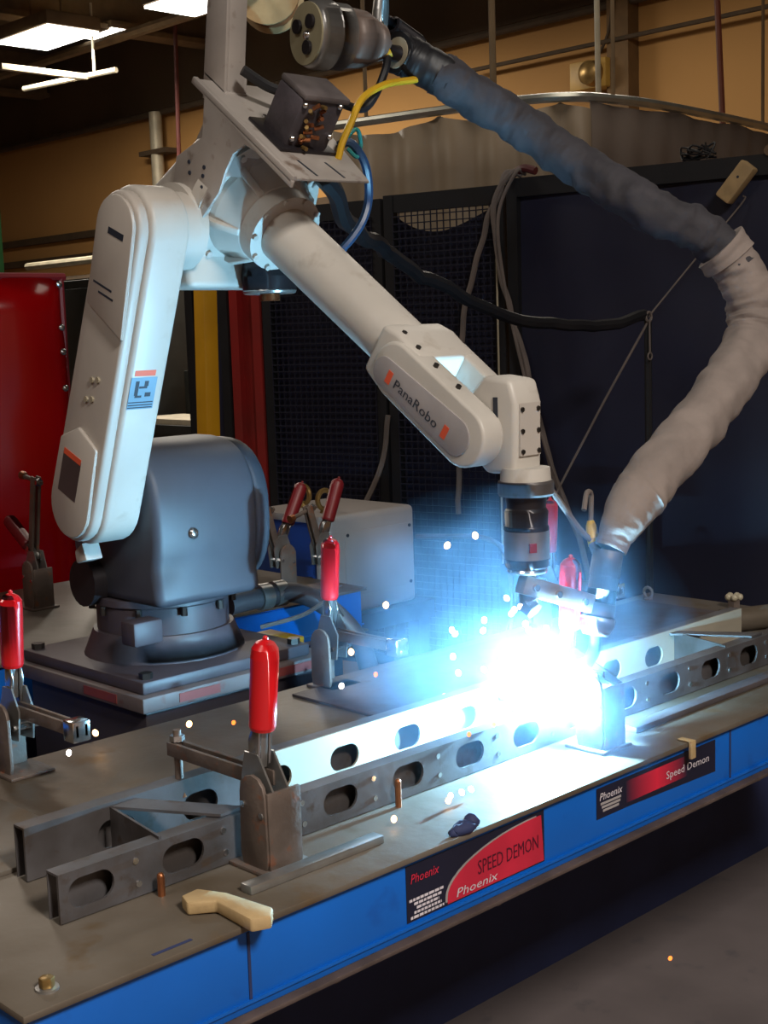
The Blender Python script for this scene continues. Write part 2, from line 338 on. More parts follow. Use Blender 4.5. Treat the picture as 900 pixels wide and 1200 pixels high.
# ------------------------------------------------------------------ dark welding screens
SD = V((.2402, -.9707, 0)); SN = V((-.9707, -.2402, 0)); SO = V((3.95, 4.45, 0))
def sp(s, z, d=0.): return SO + SD * s + SN * d + V((0, 0, z))
def screen(label, s0, s1, z1, gap=0., grid=False, m=screen_vinyl, seed=0, screen_frame=screen_frame):
    t = thing('welding_screen', sp((s0 + s1) / 2, 0), label, 'screen', 'dark welding screens behind the cell')
    fw = .045
    F = lambda u, v, d: sp(u, v, d)
    for a, b in ((s0, s0 + fw), (s1 - fw, s1)): MB().prism([(a, .05), (b, .05), (b, z1), (a, z1)], F, -.02, .02).build('upright', screen_frame, t)
    for a, b in ((.12, .12 + fw), (z1 - fw * 1.6, z1)): MB().prism([(s0 + fw, a), (s1 - fw, a), (s1 - fw, b), (s0 + fw, b)], F, -.018, .018).build('cross_rail', screen_frame, t)
    for s in (s0 + .03, s1 - .03): MB().prism([(s - .02, 0), (s + .02, 0), (s + .02, .05), (s - .02, .05)], F, -.25, .25).build('foot', screen_frame, t)
    bm = MB(); nx, nz = 26, 22; g = []
    for i in range(nx + 1):
        u = i / nx; s = s0 + fw * .6 + (s1 - s0 - fw * 1.2) * u; sag = gap * (math.sin(math.pi * min(1, u * 1.02)) ** .8) * (1 - .5 * u)
        zt = z1 - fw - sag - (.02 if gap else 0)
        g.append([bm.bm.verts.new(sp(s, .1 + (zt - .1) * j / nz, -.012 + .022 * noise.noise(V((s * 4 + seed, j * .25, 0))))) for j in range(nz + 1)])
    for A, B in zip(g, g[1:]):
        for j in range(nz): bm.bm.faces.new((A[j], B[j], B[j + 1], A[j + 1]))
    c = bm.build('sheet', m, t)
    if grid:
        b = MB(); r = .0022; s = s0 + fw
        while s < s1 - fw: b.prism([(s - r, .16), (s + r, .16), (s + r, z1 - .07), (s - r, z1 - .07)], F, .018, .022); s += .03
        z = .16
        while z < z1 - .07: b.prism([(s0 + fw, z - r), (s1 - fw, z - r), (s1 - fw, z + r), (s0 + fw, z + r)], F, .022, .026); z += .03
        b.build('wire_mesh', mesh_wire, t, smooth=False, kind='stuff')
    return t
screen('narrow black welding screen between the yellow column and the red strip', -.745, -.50, 2.08, seed=1)
red = screen('dark red strip screen right of the yellow column', -.485, -.315, 2.08, m=red_strip, seed=2, screen_frame=red_strip)
screen('black mesh welding screen behind the forearm with a grey welder before it', -.30, .335, 2.1, grid=True, seed=3)
screen('black mesh welding screen with a sagging sheet and a slit of curtain at its top', .35, .905, 2.11, gap=.12, grid=True, seed=4)
screen('plain black welding screen beyond the end of the blue table', .92, 2.9, 2.13, seed=5)

# pole, cords and small things hanging on the screens
t = thing('hook_pole', (3.88, 2.70, 0), 'thin dark pole with an eye hook holding up the black cable', 'pole')
MB().cyl((3.88, 2.7, .02), (3.88, 2.7, 1.56), .013, n=8).build('pole', screen_frame, t)
MB().cyl((3.88, 2.7, 0), (3.88, 2.7, .02), .16, n=20).build('foot_plate', screen_frame, t)
MB().torus((3.87, 2.69, 1.572), .016, .005, 'y', 12, 6).torus((3.855, 2.675, 1.44), .012, .003, 'y', 12, 6).build('eye_hook', rope_mat, t)
MB().cyl((3.86, 2.68, 1.56), (3.855, 2.675, 1.45), .003, n=6).build('hook_chain', rope_mat, t)
def cable(name, pts, r, m, label, cat='cable', n=8, k=8, group=None, wob=0.):
    Q = spline(pts, k)
    if wob: Q = [q + V((noise.noise(q * 9), noise.noise(q * 9 + V((5, 0, 0))), noise.noise(q * 9 + V((0, 7, 0))))) * wob for q in Q]
    return tag(MB().tube(Q, r, n).build(name, m), label, cat, group)
cable('black_cable', [(1.78, 2.0, 1.86), (1.86, 2.04, 1.825), (2.0, 2.148, 1.776), (2.3, 2.353, 1.745), (2.7, 2.599, 1.69), (3.2, 2.724, 1.585), (3.55, 2.71, 1.548), (3.87, 2.7, 1.575)], .019, black_rubber, 'thick black cable sagging from the robot elbow to the hook pole', wob=.012)
cable('guy_cord', [(3.87, 2.69, 1.56), (3.75, 2.85, 1.2), (3.62, 3.0, .8), (3.5, 3.1, .3), (3.47, 3.12, .005)], .004, rope_mat, 'thin grey cord slanting down to the floor from the hook pole', 'cord')
cable('guy_cord', [(3.88, 2.7, 1.57), (4.1, 2.66, 1.76), (4.34, 2.62, 1.96), (4.37, 2.63, 1.99)], .003, rope_mat, 'thin grey cord from the hook pole up to the wooden block', 'cord')
cable('rope', [sp(.95, 2.145, -.01), sp(.925, 2.15, .03), sp(.90, 2.06, .05), sp(.838, 1.938, .05), sp(.775, 1.74, .05), sp(.731, 1.57, .05), sp(.70, 1.2, .05), sp(.69, .8, .05)], .012, rope_mat, 'grey cable looped over the screen top, its strand hanging toward the forearm', 'rope', wob=.01)
cable('rope', [sp(.97, 2.145, -.01), sp(.95, 2.15, .035), sp(.89, 2.04, .06), sp(.90, 1.83, .06), sp(.945, 1.63, .06), sp(1.015, 1.39, .06), sp(1.12, 1.0, .06), sp(1.24, .685, .06), sp(1.3, .4, .06)], .012, rope_mat, 'grey cable looped over the screen top, its strand falling behind the wrist', 'rope', wob=.01)
cable('rope', [sp(.99, 2.145, -.01), sp(.975, 2.15, .04), sp(.91, 1.99, .07), sp(.925, 1.75, .07), sp(1.0, 1.40, .07), sp(1.09, 1.1, .07), sp(1.2, .8, .07)], .007, rope_mat, 'thinner grey cord beside the looped cables on the screen top', 'rope')
tag(MB().cyl(sp(.885, 1.95, .045), sp(.885, .6, .045), .004, n=6).build('steel_wire', pale_steel), 'straight bright wire hanging down before the mesh screen', 'wire')
tag(MB().tube(spline([sp(.93, 2.14, .0), sp(.99, 2.165, .01), sp(1.05, 2.15, .02)]), .016, 8).build('hook_grip', mat('maroon_rubber', (84, 30, 34), .5)), 'dark red rubber hook over the screen top beside the ropes', 'hook')
tag(MB().tube(spline([(4.0, 4.1, 1.2), (3.98, 4.15, .95), (3.7, 4.2, .5), (3.6, 4.25, .012)]), .012, 6).build('slanted_strut', rope_mat), 'thin brown strut leaning on the mesh screen right of the welder', 'strut')
t = thing('wooden_block', sp(1.853, 1.98, .06), 'pale tan wooden block tilted on the top rail of the black screen', 'block')
R0 = M.Translation(sp(1.853, 2.036, .06)) @ M((( *(SD), ), (*SN, ), (0, 0, 1))).transposed().to_4x4() @ M.Rotation(math.radians(40), 4, 'Y')
MB().box((-.03, -.03, -.075), (.03, .03, .075), R0).build('block', wood, t, .008)
MB().cyl(R0 @ V((.0, .031, .02)), R0 @ V((.0, .027, .02)), .005, n=8).build('peg_hole', ink, t)
t = thing('wire_scrap', sp(1.70, 2.13), 'small tangle of black wire lying on the screen top rail', 'wire')
for i in range(7): MB().tube(spline([sp(1.62 + .16 * random.random(), 2.132 + .06 * random.random(), random.uniform(-.02, .02)) for _ in range(5)], 5), .004, 6).build('wire', black_rubber, t)
tag(MB().cyl(sp(1.96, 2.14), sp(1.96, 2.14, .03), .02, n=14).build('clamp_knob', chrome), 'round bright knob on the screen top beyond the wooden block', 'knob')

# ------------------------------------------------------------------ red translucent screen (left)
t = thing('red_welding_screen', (2.1, 4.0, 0), 'glossy red translucent welding screen behind the second blue table', 'screen')
bm = MB(); g = []
for i in range(40):
    x = .6 + 1.8 * i / 39
    g.append([bm.bm.verts.new((x, 4.0 + .025 * math.sin(x * 13) + .02 * noise.noise(V((x * 5, j * .4, 0))), .15 + 1.61 * j / 14)) for j in range(15)])
for A, B in zip(g, g[1:]):
    for j in range(14): bm.bm.faces.new((A[j], B[j], B[j + 1], A[j + 1]))
c = bm.build('red_sheet', red_pane, t); c.modifiers.new('thick', 'SOLIDIFY').thickness = .003
MB().cyl((.55, 4.0, 1.765), (2.42, 4.0, 1.765), .014, n=8).build('top_rail', dull_red, t)
MB().cyl((2.405, 4.0, 0), (2.405, 4.0, 1.765), .012, n=8).build('upright', dull_red, t); MB().cyl((.57, 4.0, 0), (.57, 4.0, 1.765), .012, n=8).build('upright', dull_red, t)
for z in (1.74, 1.6, 1.52, 1.40, 1.2, 1.13, .98): MB().sph((2.385, 3.975, z), .012, (1, .6, 1), 10, 6).build('eyelet', chrome, t)

# ------------------------------------------------------------------ the two blue tables
def blue_table(t, x0, x1, y0, y1, z=.85, legs=True):
    MB().box((x0, y0, z - .009), (x1, y1, z)).build('table_top', plate_steel, t, .002)
    za, zb = z - .118, z - .0092
    i = .012
    MB().box((x0 + i, y0 + i, za), (x1 - i, y0 + i + .01, zb)).build('apron', blue_paint, t, .002)
    MB().box((x0 + i, y1 - i - .01, za), (x1 - i, y1 - i, zb)).build('apron', blue_paint, t, .002)
    MB().box((x0 + i, y0 + i + .01, za), (x0 + i + .01, y1 - i - .01, zb)).build('apron', blue_paint, t, .002)
    MB().box((x1 - i - .01, y0 + i + .01, za), (x1 - i, y1 - i - .01, zb)).build('apron', blue_paint, t, .002)
    MB().box((x0 + i - .004, y0 + i - .004, za + .012), (x1 - i + .004, y0 + i, za + .016)).build('apron_rib', blue_paint, t)
    MB().box((x0 + i - .012, y0 + i - .014, za - .007), (x1 - i + .012, y0 + i + .05, za)).build('lower_flange', edge_rust, t, .002)
    MB().box((x0 + i - .012, y1 - i - .05, za - .007), (x1 - i + .012, y1 - i + .012, za)).build('lower_flange', edge_rust, t, .002)
    for x in (x0 + .08, x1 - .08) if legs else ():
        for y in (y1 - .22, y1 - .1): MB().box((x - .035, y - .035, 0), (x + .035, y + .035, za - .007)).build('leg', under_dark, t, .004)
    for x in (x0 + .3, (x0 + x1) / 2, x1 - .3): MB().box((x - .025, y0 + .05, za), (x + .025, y1 - .06, za + .06)).build('cross_member', under_dark, t)
T1 = thing('weld_table', (1.78, 1.64, 0), 'long blue steel welding table in the foreground with sparks on its plate', 'table', 'blue welding tables')
blue_table(T1, .645, 2.925, 1.238, 2.036, legs=False)
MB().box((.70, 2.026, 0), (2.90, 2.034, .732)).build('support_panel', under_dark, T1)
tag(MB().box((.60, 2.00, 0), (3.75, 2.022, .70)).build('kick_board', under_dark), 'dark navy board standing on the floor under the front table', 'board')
for x in (.953, 2.036): MB().box((x - .002, 1.2485, .745), (x + .002, 1.25, .834)).build('apron_seam', under_dark, T1)
for x in (1.10, 1.69, 2.146, 1.42, 1.9): MB().cyl((x, 1.262, .724), (x, 1.262, .712), .008, n=6).build('flange_bolt', rope_mat, T1)
t2 = thing('weld_table', (1.4, 3.1, 0), 'second blue steel welding table behind the robot with folded red clamps', 'table', 'blue welding tables')
blue_table(t2, .25, 2.53, 2.70, 3.5)
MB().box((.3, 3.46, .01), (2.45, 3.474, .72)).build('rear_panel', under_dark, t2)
# bolts, slot and plates on the front table
for x, y in ((.692, 1.272), (.70, 1.262)): pass
t = thing('table_bolt', (.695, 1.275, .85), 'hex bolt with washer near the front corner of the table', 'bolt')
MB().cyl((.695, 1.275, .85), (.695, 1.275, .853), .013, n=18).build('washer', clamp_steel, t)
MB().cyl((.695, 1.275, .853), (.695, 1.275, .864), .009, n=6).build('hex_head', brass, t, .001)
MB().box((.82, 1.2535, .849), (.875, 1.2585, .8506)).build('table_slot', under_dark, T1)
t = tag(MB().box((1.65, 1.735, .8502), (2.80, 1.985, .856)).build('tooling_plate', plate_rust, None, .001), 'flat grey tooling plate behind the weld frame', 'plate', 'loose plates on the front table')
t = tag(MB().box((.66, 1.60, .8502), (.962, 2.01, .857)).build('tooling_plate', plate_steel, None, .001), 'brown tooling plate under the edge of the frame at the near end', 'plate', 'loose plates on the front table')
tag(MB().box((1.0, 1.300, .8502), (1.235, 1.322, .862)).build('locating_bar', clamp_steel, None, .002), 'narrow bright steel bar lying before the near clamp post', 'bar')
tag(MB().box((1.87, 1.33, .8502), (2.6, 1.36, .862)).build('locating_bar', plate_rust, None, .003), 'dull steel bar lying before the frame beyond the weld', 'bar')
t = thing('wooden_wedge', (.955, 1.25, .85), 'pale tan wooden stick overhanging the table edge', 'wood')
MB().prism([(.918, 1.335), (.945, 1.338), (.962, 1.30), (.972, 1.222), (.955, 1.205), (.932, 1.215), (.938, 1.29), (.91, 1.312)], XY, .851, .868).build('stick', wood, t, .003)
bm = MB().sph((1.335, 1.243, .858), .014, (1.5, .9, .7), 12, 8).sph((1.355, 1.246, .862), .010, (1, 1, 1.1), 10, 6).sph((1.318, 1.246, .855), .009, (1.2, 1, .6), 10, 6)
for v in bm.bm.verts: v.co += V([noise.noise(v.co * 90 + V((k * 3, 0, 0))) for k in range(3)]) * .004
tag(bm.build('slag_lump', under_dark), 'small dark slag lump on the table edge above the red decal', 'slag')
t = thing('hook_clip', (1.892, 1.236, .82), 'small tan clip hooked over the table edge above the second decal', 'clip')
MB().box((1.885, 1.230, .822), (1.899, 1.2365, .8515)).box((1.885, 1.230, .8505), (1.899, 1.258, .8535)).build('clip', wood, t, .002)
t = thing('nut_cluster', (2.88, 1.757, .85), 'bright bolt and nuts at the far end of the frame', 'bolt')
MB().cyl((2.88, 1.757, .85), (2.88, 1.757, .872), .016, n=6).build('nut', post_steel, t)
for k in range(5): MB().sph((2.88 + .014 * math.cos(k * 1.26), 1.757 + .014 * math.sin(k * 1.26), .878), .009, u=8, v=6).build('bead', pale_steel, t)
t = thing('lashing_eye', (2.845, 1.985, .85), 'small dark eye bolt at the far corner of the table', 'bolt')
MB().torus((2.845, 1.985, .868), .013, .004, 'x', 12, 6).cyl((2.845, 1.985, .85), (2.845, 1.985, .857), .012, n=8).build('eye', post_steel, t)
tag(MB().cyl((2.62, 1.63, .878), (2.9, 1.50, .878), .027, n=16).build('steel_bar', plate_steel, None), 'round steel bar lying at the far end of the table', 'bar')

# decals on the front apron (plane y = 1.25 - the apron face)
FY = 1.2499
def decal(name, pts, m, parent, d=.0006): return MB().prism(pts, XZ, FY - d, FY).build(name, m, parent, smooth=False)
D1 = decal('decal', [(1.222, .765), (1.222, .836), (1.512, .823), (1.522, .742), (1.31, .757)], decal_black, T1)
D1 = MB().prism([(1.224, .752), (1.224, .832), (1.518, .832), (1.518, .752)], XZ, FY - .0008, FY).build('decal', decal_black, T1, smooth=False)
bpy.data.objects.remove(bpy.data.objects['decal'], do_unlink=True) if bpy.data.objects['decal'] != D1 else None
arc = [(1.304 + .2 * (1 - math.cos(a)) , .762 + .064 * math.sin(a)) for a in [math.pi / 2 * k / 12 for k in range(13)]]
DR = lambda pts, d0, d1, nm, m: MB().prism(pts, XZ, FY - d1, FY - d0).build(nm, m, D1, smooth=False)
DR([(1.300, .757)] + [(x - .004, z + .002) for x, z in arc] + [(1.5, .757)], .0008, .0010, 'decal_border', label_grey)
DR([(1.304, .754)] + arc + [(1.511, .826), (1.516, .754)], .0010, .0012, 'red_sector', decal_red)
UX, UZ = (1, 0, 0), (0, 0, 1)
text('SPEED DEMON', 'lettering', decal_dark, D1, (1.368, FY - .0014, .777), UX, UZ, .135, .021)
text('Phoenix', 'lettering', decal_white, D1, (1.322, FY - .0014, .758), UX, UZ, .088, .0125, shear=.2)
text('Phoenix', 'lettering', decal_red, D1, (1.232, FY - .0014, .806), UX, UZ, .056, .013, shear=.2)
for k, (a, b) in enumerate([(1.229, 1.298), (1.238, 1.292), (1.243, 1.287), (1.238, 1.292), (1.231, 1.297)]):
    z = .782 - k * .0062; x = a; mb = MB()
    while x < b: L = random.uniform(.004, .010); mb.prism([(x, z - .0018), (min(b, x + L), z - .0018), (min(b, x + L), z + .0018), (x, z + .0018)], XZ, FY - .0012, FY - .0009); x += L + .0018
    mb.build('small_print', decal_white, D1, smooth=False)
D2 = MB().prism([(1.648, .779), (1.648, .829), (1.988, .829), (1.988, .772), (1.735, .779)], XZ, FY - .0008, FY).build('decal', decal_black, T1, smooth=False)
fade = bpy.data.materials.new('decal_red_fade'); fade.use_nodes = True; nt = fade.node_tree; b_ = nt.nodes['Principled BSDF']
tc = nt.nodes.new('ShaderNodeTexCoord'); sx = nt.nodes.new('ShaderNodeSeparateXYZ'); cr = nt.nodes.new('ShaderNodeValToRGB')
nt.links.new(tc.outputs['Generated'], sx.inputs[0]); nt.links.new(sx.outputs[0], cr.inputs[0]); nt.links.new(cr.outputs[0], b_.inputs['Base Color'])
cr.color_ramp.elements[0].color = (*lin((24, 25, 46)), 1); cr.color_ramp.elements[1].color = (*lin((24, 25, 46)), 1); e = cr.color_ramp.elements.new(.5); e.color = (*lin((214, 36, 64)), 1)
MB().prism([(1.725, .786), (1.725, .822), (1.9, .822), (1.9, .786)], XZ, FY - .001, FY - .0008).build('red_band', fade, D2, smooth=False)
text('Speed Demon', 'lettering', decal_white, D2, (1.838, FY - .0014, .792), UX, UZ, .128, .017)
text('Phoenix', 'lettering', decal_white, D2, (1.655, FY - .0014, .808), UX, UZ, .06, .012, shear=.2)
for k, (a, b) in enumerate([(1.658, 1.712), (1.661, 1.710), (1.664, 1.706)]):
    MB().prism([(a, .800 - k * .006), (b, .800 - k * .006), (b, .804 - k * .006), (a, .804 - k * .006)], XZ, FY - .0012, FY - .0009).build('small_print', label_grey, D2, smooth=False)

# ------------------------------------------------------------------ weld frame (the workpiece)
W = thing('ladder_frame', (1.85, 1.48, .85), 'long ladder frame of punched steel channel being welded on the table', 'steel frame')
holes = [.835 + .1385 * k for k in range(15)]
MB().plate([(.79, .8515), (2.9, .8515), (2.9, .914), (.79, .914)], [oval(x, .884, .033, .019) for x in holes], XZ, 1.405, 1.409).build('front_rail', raw_steel, W, smooth=False)
MB().box((.79, 1.409, .911), (2.9, 1.432, .914)).box((.79, 1.430, .8515), (2.9, 1.432, .911)).build('front_rail_channel', raw_steel, W)
RH = [.97 + .142 * k for k in range(11)]
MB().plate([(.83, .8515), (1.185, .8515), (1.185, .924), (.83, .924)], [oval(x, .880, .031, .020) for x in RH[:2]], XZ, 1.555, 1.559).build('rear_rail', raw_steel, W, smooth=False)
MB().plate([(1.187, .8515), (2.58, .8515), (2.58, .924), (1.187, .924)], [oval(x, .880, .031, .020) for x in RH[2:]], XZ, 1.555, 1.559).build('rear_rail', mat('arc_lit_rail_steel', (176, 168, 152), .5, .2, .1, 6), W, smooth=False)  # same rail, coloured paler to paint in the arc light on this stretch
MB().box((.83, 1.559, .921), (2.58, 1.582, .924)).box((.83, 1.580, .8515), (2.58, 1.582, .921)).build('rear_rail_channel', raw_steel, W)
for x0, x1 in ((.94, .96), (2.28, 2.32)):
    MB().prism([(x0, 1.41), (x0 + .004, 1.41), (x1 + .004, 1.555), (x1, 1.555)], XY, .852, .918).build('cross_plate', raw_steel, W)
MB().prism([(.96, 1.55), (1.0, 1.555), (1.08, 1.412), (1.04, 1.41)], XY, .916, .920).build('gusset_strip', raw_steel, W)
MB().prism([(2.30, 1.553), (2.33, 1.553), (2.42, 1.412), (2.38, 1.412)], XY, .915, .919).build('gusset_strip', raw_steel, W)
for k, x in enumerate([.90 + .1385 * k for k in range(14)]):
    MB().cyl((x, 1.405, .899), (x, 1.4035, .899), .0045, n=8).build('rivet', chrome, W); MB().cyl((x + .003, 1.405, .868), (x + .003, 1.4035, .868), .0045, n=8).build('rivet', chrome, W)
tag(MB().cyl((1.35, 1.388, .85), (1.35, 1.388, .889), .005, n=8).sph((1.35, 1.388, .889), .005, u=8, v=6).build('stop_pin', copper), 'short upright pin before the punched frame above the slag lump', 'pin', 'stop pins along the frame')
tag(MB().cyl((.925, 1.388, .85), (.925, 1.388, .876), .005, n=8).sph((.925, 1.388, .876), .005, u=8, v=6).build('stop_pin', copper), 'short copper pin before the dark near end of the frame', 'pin', 'stop pins along the frame')

# ------------------------------------------------------------------ toggle clamps
def toggle_clamp(loc, rz, label, arm=0., lean=0., grip=red_grip, arm_len=.20, post=.11, plate_side=-1, block=False, off=(0, 0)):
    t = thing('toggle_clamp', (0, 0, 0), label, 'clamp', 'red-handled toggle clamps')
    MB().box((-.04, -.035, 0), (.04, .045, .006)).build('base_flange', post_steel, t, .0015)
    s = plate_side
    MB().prism(rnd((0, .02), (0, post - .005), (.028, .026), 6), lambda u, v, d: V((d, u, v)), s * .028 - .003, s * .028 + .003).build('post_plate', post_steel, t, .001)
    MB().box((-.028, -.030, .004), (.028, -.024, post)).build('post_plate', post_steel, t, .001)
    for x in (-.013, .013): MB().prism([(-.026, post * .55), (.03, post * .6), (.036, post + .01), (off[1] + .016, post + .045), (off[1] - .012, post + .045), (-.028, post)], YZ, x + off[0] * .6 - .0015, x + off[0] * .6 + .0015).build('side_plate', clamp_steel, t)
    for y, z in ((-.018, post * .72), (.02, post * .8)): MB().cyl((-.032, y, z), (.018, y, z), .005, n=6).build('bolt', chrome, t)
    A = M.Translation((0, .018, post + .008)) @ M.Rotation(arm, 4, 'X')
    for x in (-.008, .008): MB().box((x - .003, -.02, -.010), (x + .003, arm_len, .010), A).build('arm', post_steel, t, .001)
    if block:
        MB().box((-.016, arm_len - .03, -.018), (.016, arm_len, .016), A).build('arm_end_block', chrome, t, .003)
    else:
        a, b = A @ V((0, arm_len - .012, .028)), A @ V((0, arm_len - .012, -.055))
        MB().cyl(a, b, .006, n=10).build('spindle', post_steel, t)
        MB().cyl(A @ V((0, arm_len - .012, .012)), A @ V((0, arm_len - .012, .020)), .011, n=6).build('spindle_nut', chrome, t)
        MB().cyl(b, A @ V((0, arm_len - .012, -.07)), .010, .012, n=12).build('spindle_tip', copper, t)
    H = M.Translation((off[0], off[1] - .004, post + .03)) @ M.Rotation(lean, 4, 'X')
    for x in (-.009, .009): MB().prism([(-.008, 0), (.010, -.012), (.016, .03), (.007, .055), (-.006, .055)], lambda u, v, d: H @ V((d, u, v)), x - .002, x + .002).build('link', chrome, t, .0008)
    MB().box((-.006, -.006, -.005), (.006, .006, .07), H).build('handle_bar', clamp_steel, t, .001)
    MB().lathe(H @ V((0, 0, .048)), H @ V((0, 0, .172)), [(0, .0165), (.04, .0182), (.8, .0190), (.9, .0178), (.96, .0125), (1, .003)]).build('grip', grip, t)
    MB().sph(H @ V((0, 0, .173)), .004, u=8, v=6).build('grip_nub', grip, t)
    t.location = loc; t.rotation_euler = (0, 0, rz)
    return t
PI = math.pi
toggle_clamp((1.085, 1.36, .85), 0, 'closed toggle clamp with upright red grip nearest the viewer', lean=.12, off=(-.006, .012))
toggle_clamp((1.775, 1.335, .85), 0, 'toggle clamp with red grip and white-lit post right at the welding arc', lean=.04, off=(.022, .086))
toggle_clamp((1.06, 1.985, .85), PI, 'red-handled toggle clamp cut by the frame edge before the second table', lean=-.08, arm_len=.185, post=.10, block=True, plate_side=1)
toggle_clamp((1.757, 1.985, .85), PI, 'upright red-handled toggle clamp before the grey welder', lean=-.08, arm_len=.185, post=.10, block=True, plate_side=1)
toggle_clamp((2.45, 1.985, .85), PI, 'small-looking red-handled clamp behind the robot wrist', lean=-.05, arm_len=.185, post=.10, block=True, plate_side=1)
toggle_clamp((1.80, 3.2, .85), 0, 'open clamp before the red screen with its arm raised', arm=1.75, lean=-1.0, grip=dull_red, arm_len=.24)
toggle_clamp((1.93, 3.05, .85), 0, 'open clamp on the second table half hidden by the robot waist', arm=1.5, lean=-.9, grip=dull_red, arm_len=.18)
toggle_clamp((2.36, 2.86, .85), PI / 2, 'left of the two dull red clamps before the blue-sided welder', arm=1.3, lean=.5, grip=dull_red, arm_len=.12)
toggle_clamp((2.46, 2.80, .85), PI / 2, 'right of the two dull red clamps before the blue-sided welder', arm=1.3, lean=.4, grip=dull_red, arm_len=.12)

# ------------------------------------------------------------------ robot plinth and robot
t = thing('robot_plinth', (1.66, 2.37, 0), 'dark plinth with worn red paint carrying the robot', 'plinth')
MB().box((1.43, 2.165, 0), (1.89, 2.60, .835)).build('pedestal', plinth_mat, t, .004)
MB().box((1.415, 2.15, .835), (1.905, 2.64, .866)).build('top_plate', plinth_top, t, .004)
MB().box((1.50, 2.1485, .842), (1.60, 2.15, .860)).build('paint_patch', tape_red, t)
MB().box((1.74, 2.1485, .842), (1.86, 2.15, .860)).build('paint_patch', tape_red, t)
MB().box((1.4135, 2.24, .842), (1.415, 2.36, .860)).build('paint_patch', tape_red, t)
MB().box((1.905, 2.3, .845), (1.955, 2.42, .872)).build('yellow_tab', yellow_paint, t, .003)
RB = thing('welding_robot', (1.645, 2.40, .866), 'white and slate grey articulated welding robot reaching over the blue table', 'robot')
MB().box((1.43, 2.17, .866), (1.86, 2.63, .892)).build('base_plate', robot_base_paint, RB, .006)
MB().lathe((1.645, 2.40, .892), (1.645, 2.40, .945), [(0, .172), (.1, .170), (1, .150)], 32).build('base_foot', robot_base_paint, RB)
MB().lathe((1.645, 2.40, .945), (1.645, 2.40, 1.018), [(0, .141), (.75, .141), (.8, .146), (1, .146)], 32).build('base_ring', robot_base_paint, RB)
b = MB()
for k in range(10): a = k * .628; b.cyl((1.645 + .15 * math.cos(a), 2.4 + .15 * math.sin(a), .985), (1.645 + .15 * math.cos(a), 2.4 + .15 * math.sin(a), 1.003), .007, n=6)
for x in (1.455, 1.835):
    for y in (2.195, 2.605): b.cyl((x, y, .892), (x, y, .904), .014, n=6)
b.build('base_bolts', bolt_steel, RB, kind='stuff')
MB().box((1.46, 2.235, .945), (1.53, 2.285, .995)).build('cable_gland_box', robot_base_paint, RB, .006)
# waist casting with the shoulder drum
prof = [(2.215, 1.015)] + [(2.375 + .160 * math.copysign(abs(math.cos(a)) ** .72, math.cos(a)), 1.178 + .166 * math.copysign(abs(math.sin(a)) ** .72, math.sin(a))) for a in [math.radians(205 - 10 * k) for k in range(24)]] + [(2.535, 1.015)]
MB().prism(prof, YZ, 1.51, 1.775).build('waist_casting', robot_grey, RB, .02, seg=3)
MB().prism([(2.375 + .150 * math.copysign(abs(math.cos(a)) ** .8, math.cos(a)), 1.178 + .158 * math.copysign(abs(math.sin(a)) ** .8, math.sin(a))) for a in [math.radians(9 * k) for k in range(40)]], YZ, 1.774, 1.815).build('shoulder_cap', robot_grey, RB, .012, seg=3)
MB().prism([(2.543 - 1e-3, 1.0), (2.543, 1.3), (2.565, 1.28), (2.565, 1.02)], YZ, 1.6, 1.72).build('rear_cover', robot_grey, RB)
MB().cyl((1.48, 2.45, 1.05), (1.56, 2.45, 1.05), .05, n=20).build('shoulder_motor', black_metal, RB)
MB().sph((1.60, 2.212, 1.16), .012, (1, .5, 1)).build('grease_nipple', chrome, RB)
# upper arm: base slab with two raised covers
L0, L1 = V((2.328, 1.235)), V((2.114, 1.752))
UA = MB().prism(rnd(L0, L1, (.084, .078), 14), YZ, 1.418, 1.502).build('upper_arm', robot_white, RB, .010, seg=3)
mid = lambda f: tuple(L0.lerp(L1, f))
MB().prism(rnd(L0, L1, (.076, .068), 14), YZ, 1.396, 1.421).build('arm_side_cover', robot_cover, UA, .008, seg=3)
MB().prism(rnd(L0, L1, (.066, .060), 14)[15:] + [(2.114, 1.548), (2.222, 1.624)], YZ, 1.387, 1.397).build('upper_cover', robot_cover, UA, .006)
MB().prism(rnd(L0, L1, (.068, .064), 14)[:15] + [tuple(L0.lerp(L1, .22) + V((.062, .022))), tuple(L0.lerp(L1, .29) + V((.01, .004))), tuple(L0.lerp(L1, .25) + V((-.055, -.02)))], YZ, 1.387, 1.397).build('lower_cover', robot_cover, UA, .006)
def onarm(f, s, w, h, nm, m, d=.0006, par=None, x=1.387):
    ax = (L1 - L0).normalized(); sd = V((ax.y, -ax.x)); c = L0.lerp(L1, f) + sd * s
    q = [c + sd * a * w / 2 + ax * b * h / 2 for a, b in ((-1, -1), (1, -1), (1, 1), (-1, 1))]
    return MB().prism([tuple(p) for p in q], YZ, x - d, x).build(nm, m, par or UA, smooth=False)
onarm(.10, .012, .064, .085, 'rating_plate', mat('rating_plate_dark', (74, 62, 62), .5)); onarm(.176, .012, .062, .012, 'rating_plate_header', decal_orange, .0008)
onarm(.985, -.01, .05, .012, 'cover_slot', ink)
onarm(.80, .005, .062, .004, 'stencil_mark', ink); onarm(.775, -.01, .05, .004, 'stencil_mark', ink)
for f, s in ((.47, -.02), (.47, .0), (.40, -.01), (.40, .01)): MB().cyl((1.396, *(L0.lerp(L1, f) + V((s, 0)))), (1.392, *(L0.lerp(L1, f) + V((s, 0)))), .006, n=8).build('cover_screw', pale_steel, UA)
MB().prism([(2.36, 1.15), (2.39, 1.13), (2.385, 1.105), (2.345, 1.115)], YZ, 1.43, 1.47).build('stop_lug', robot_white, UA, .004)
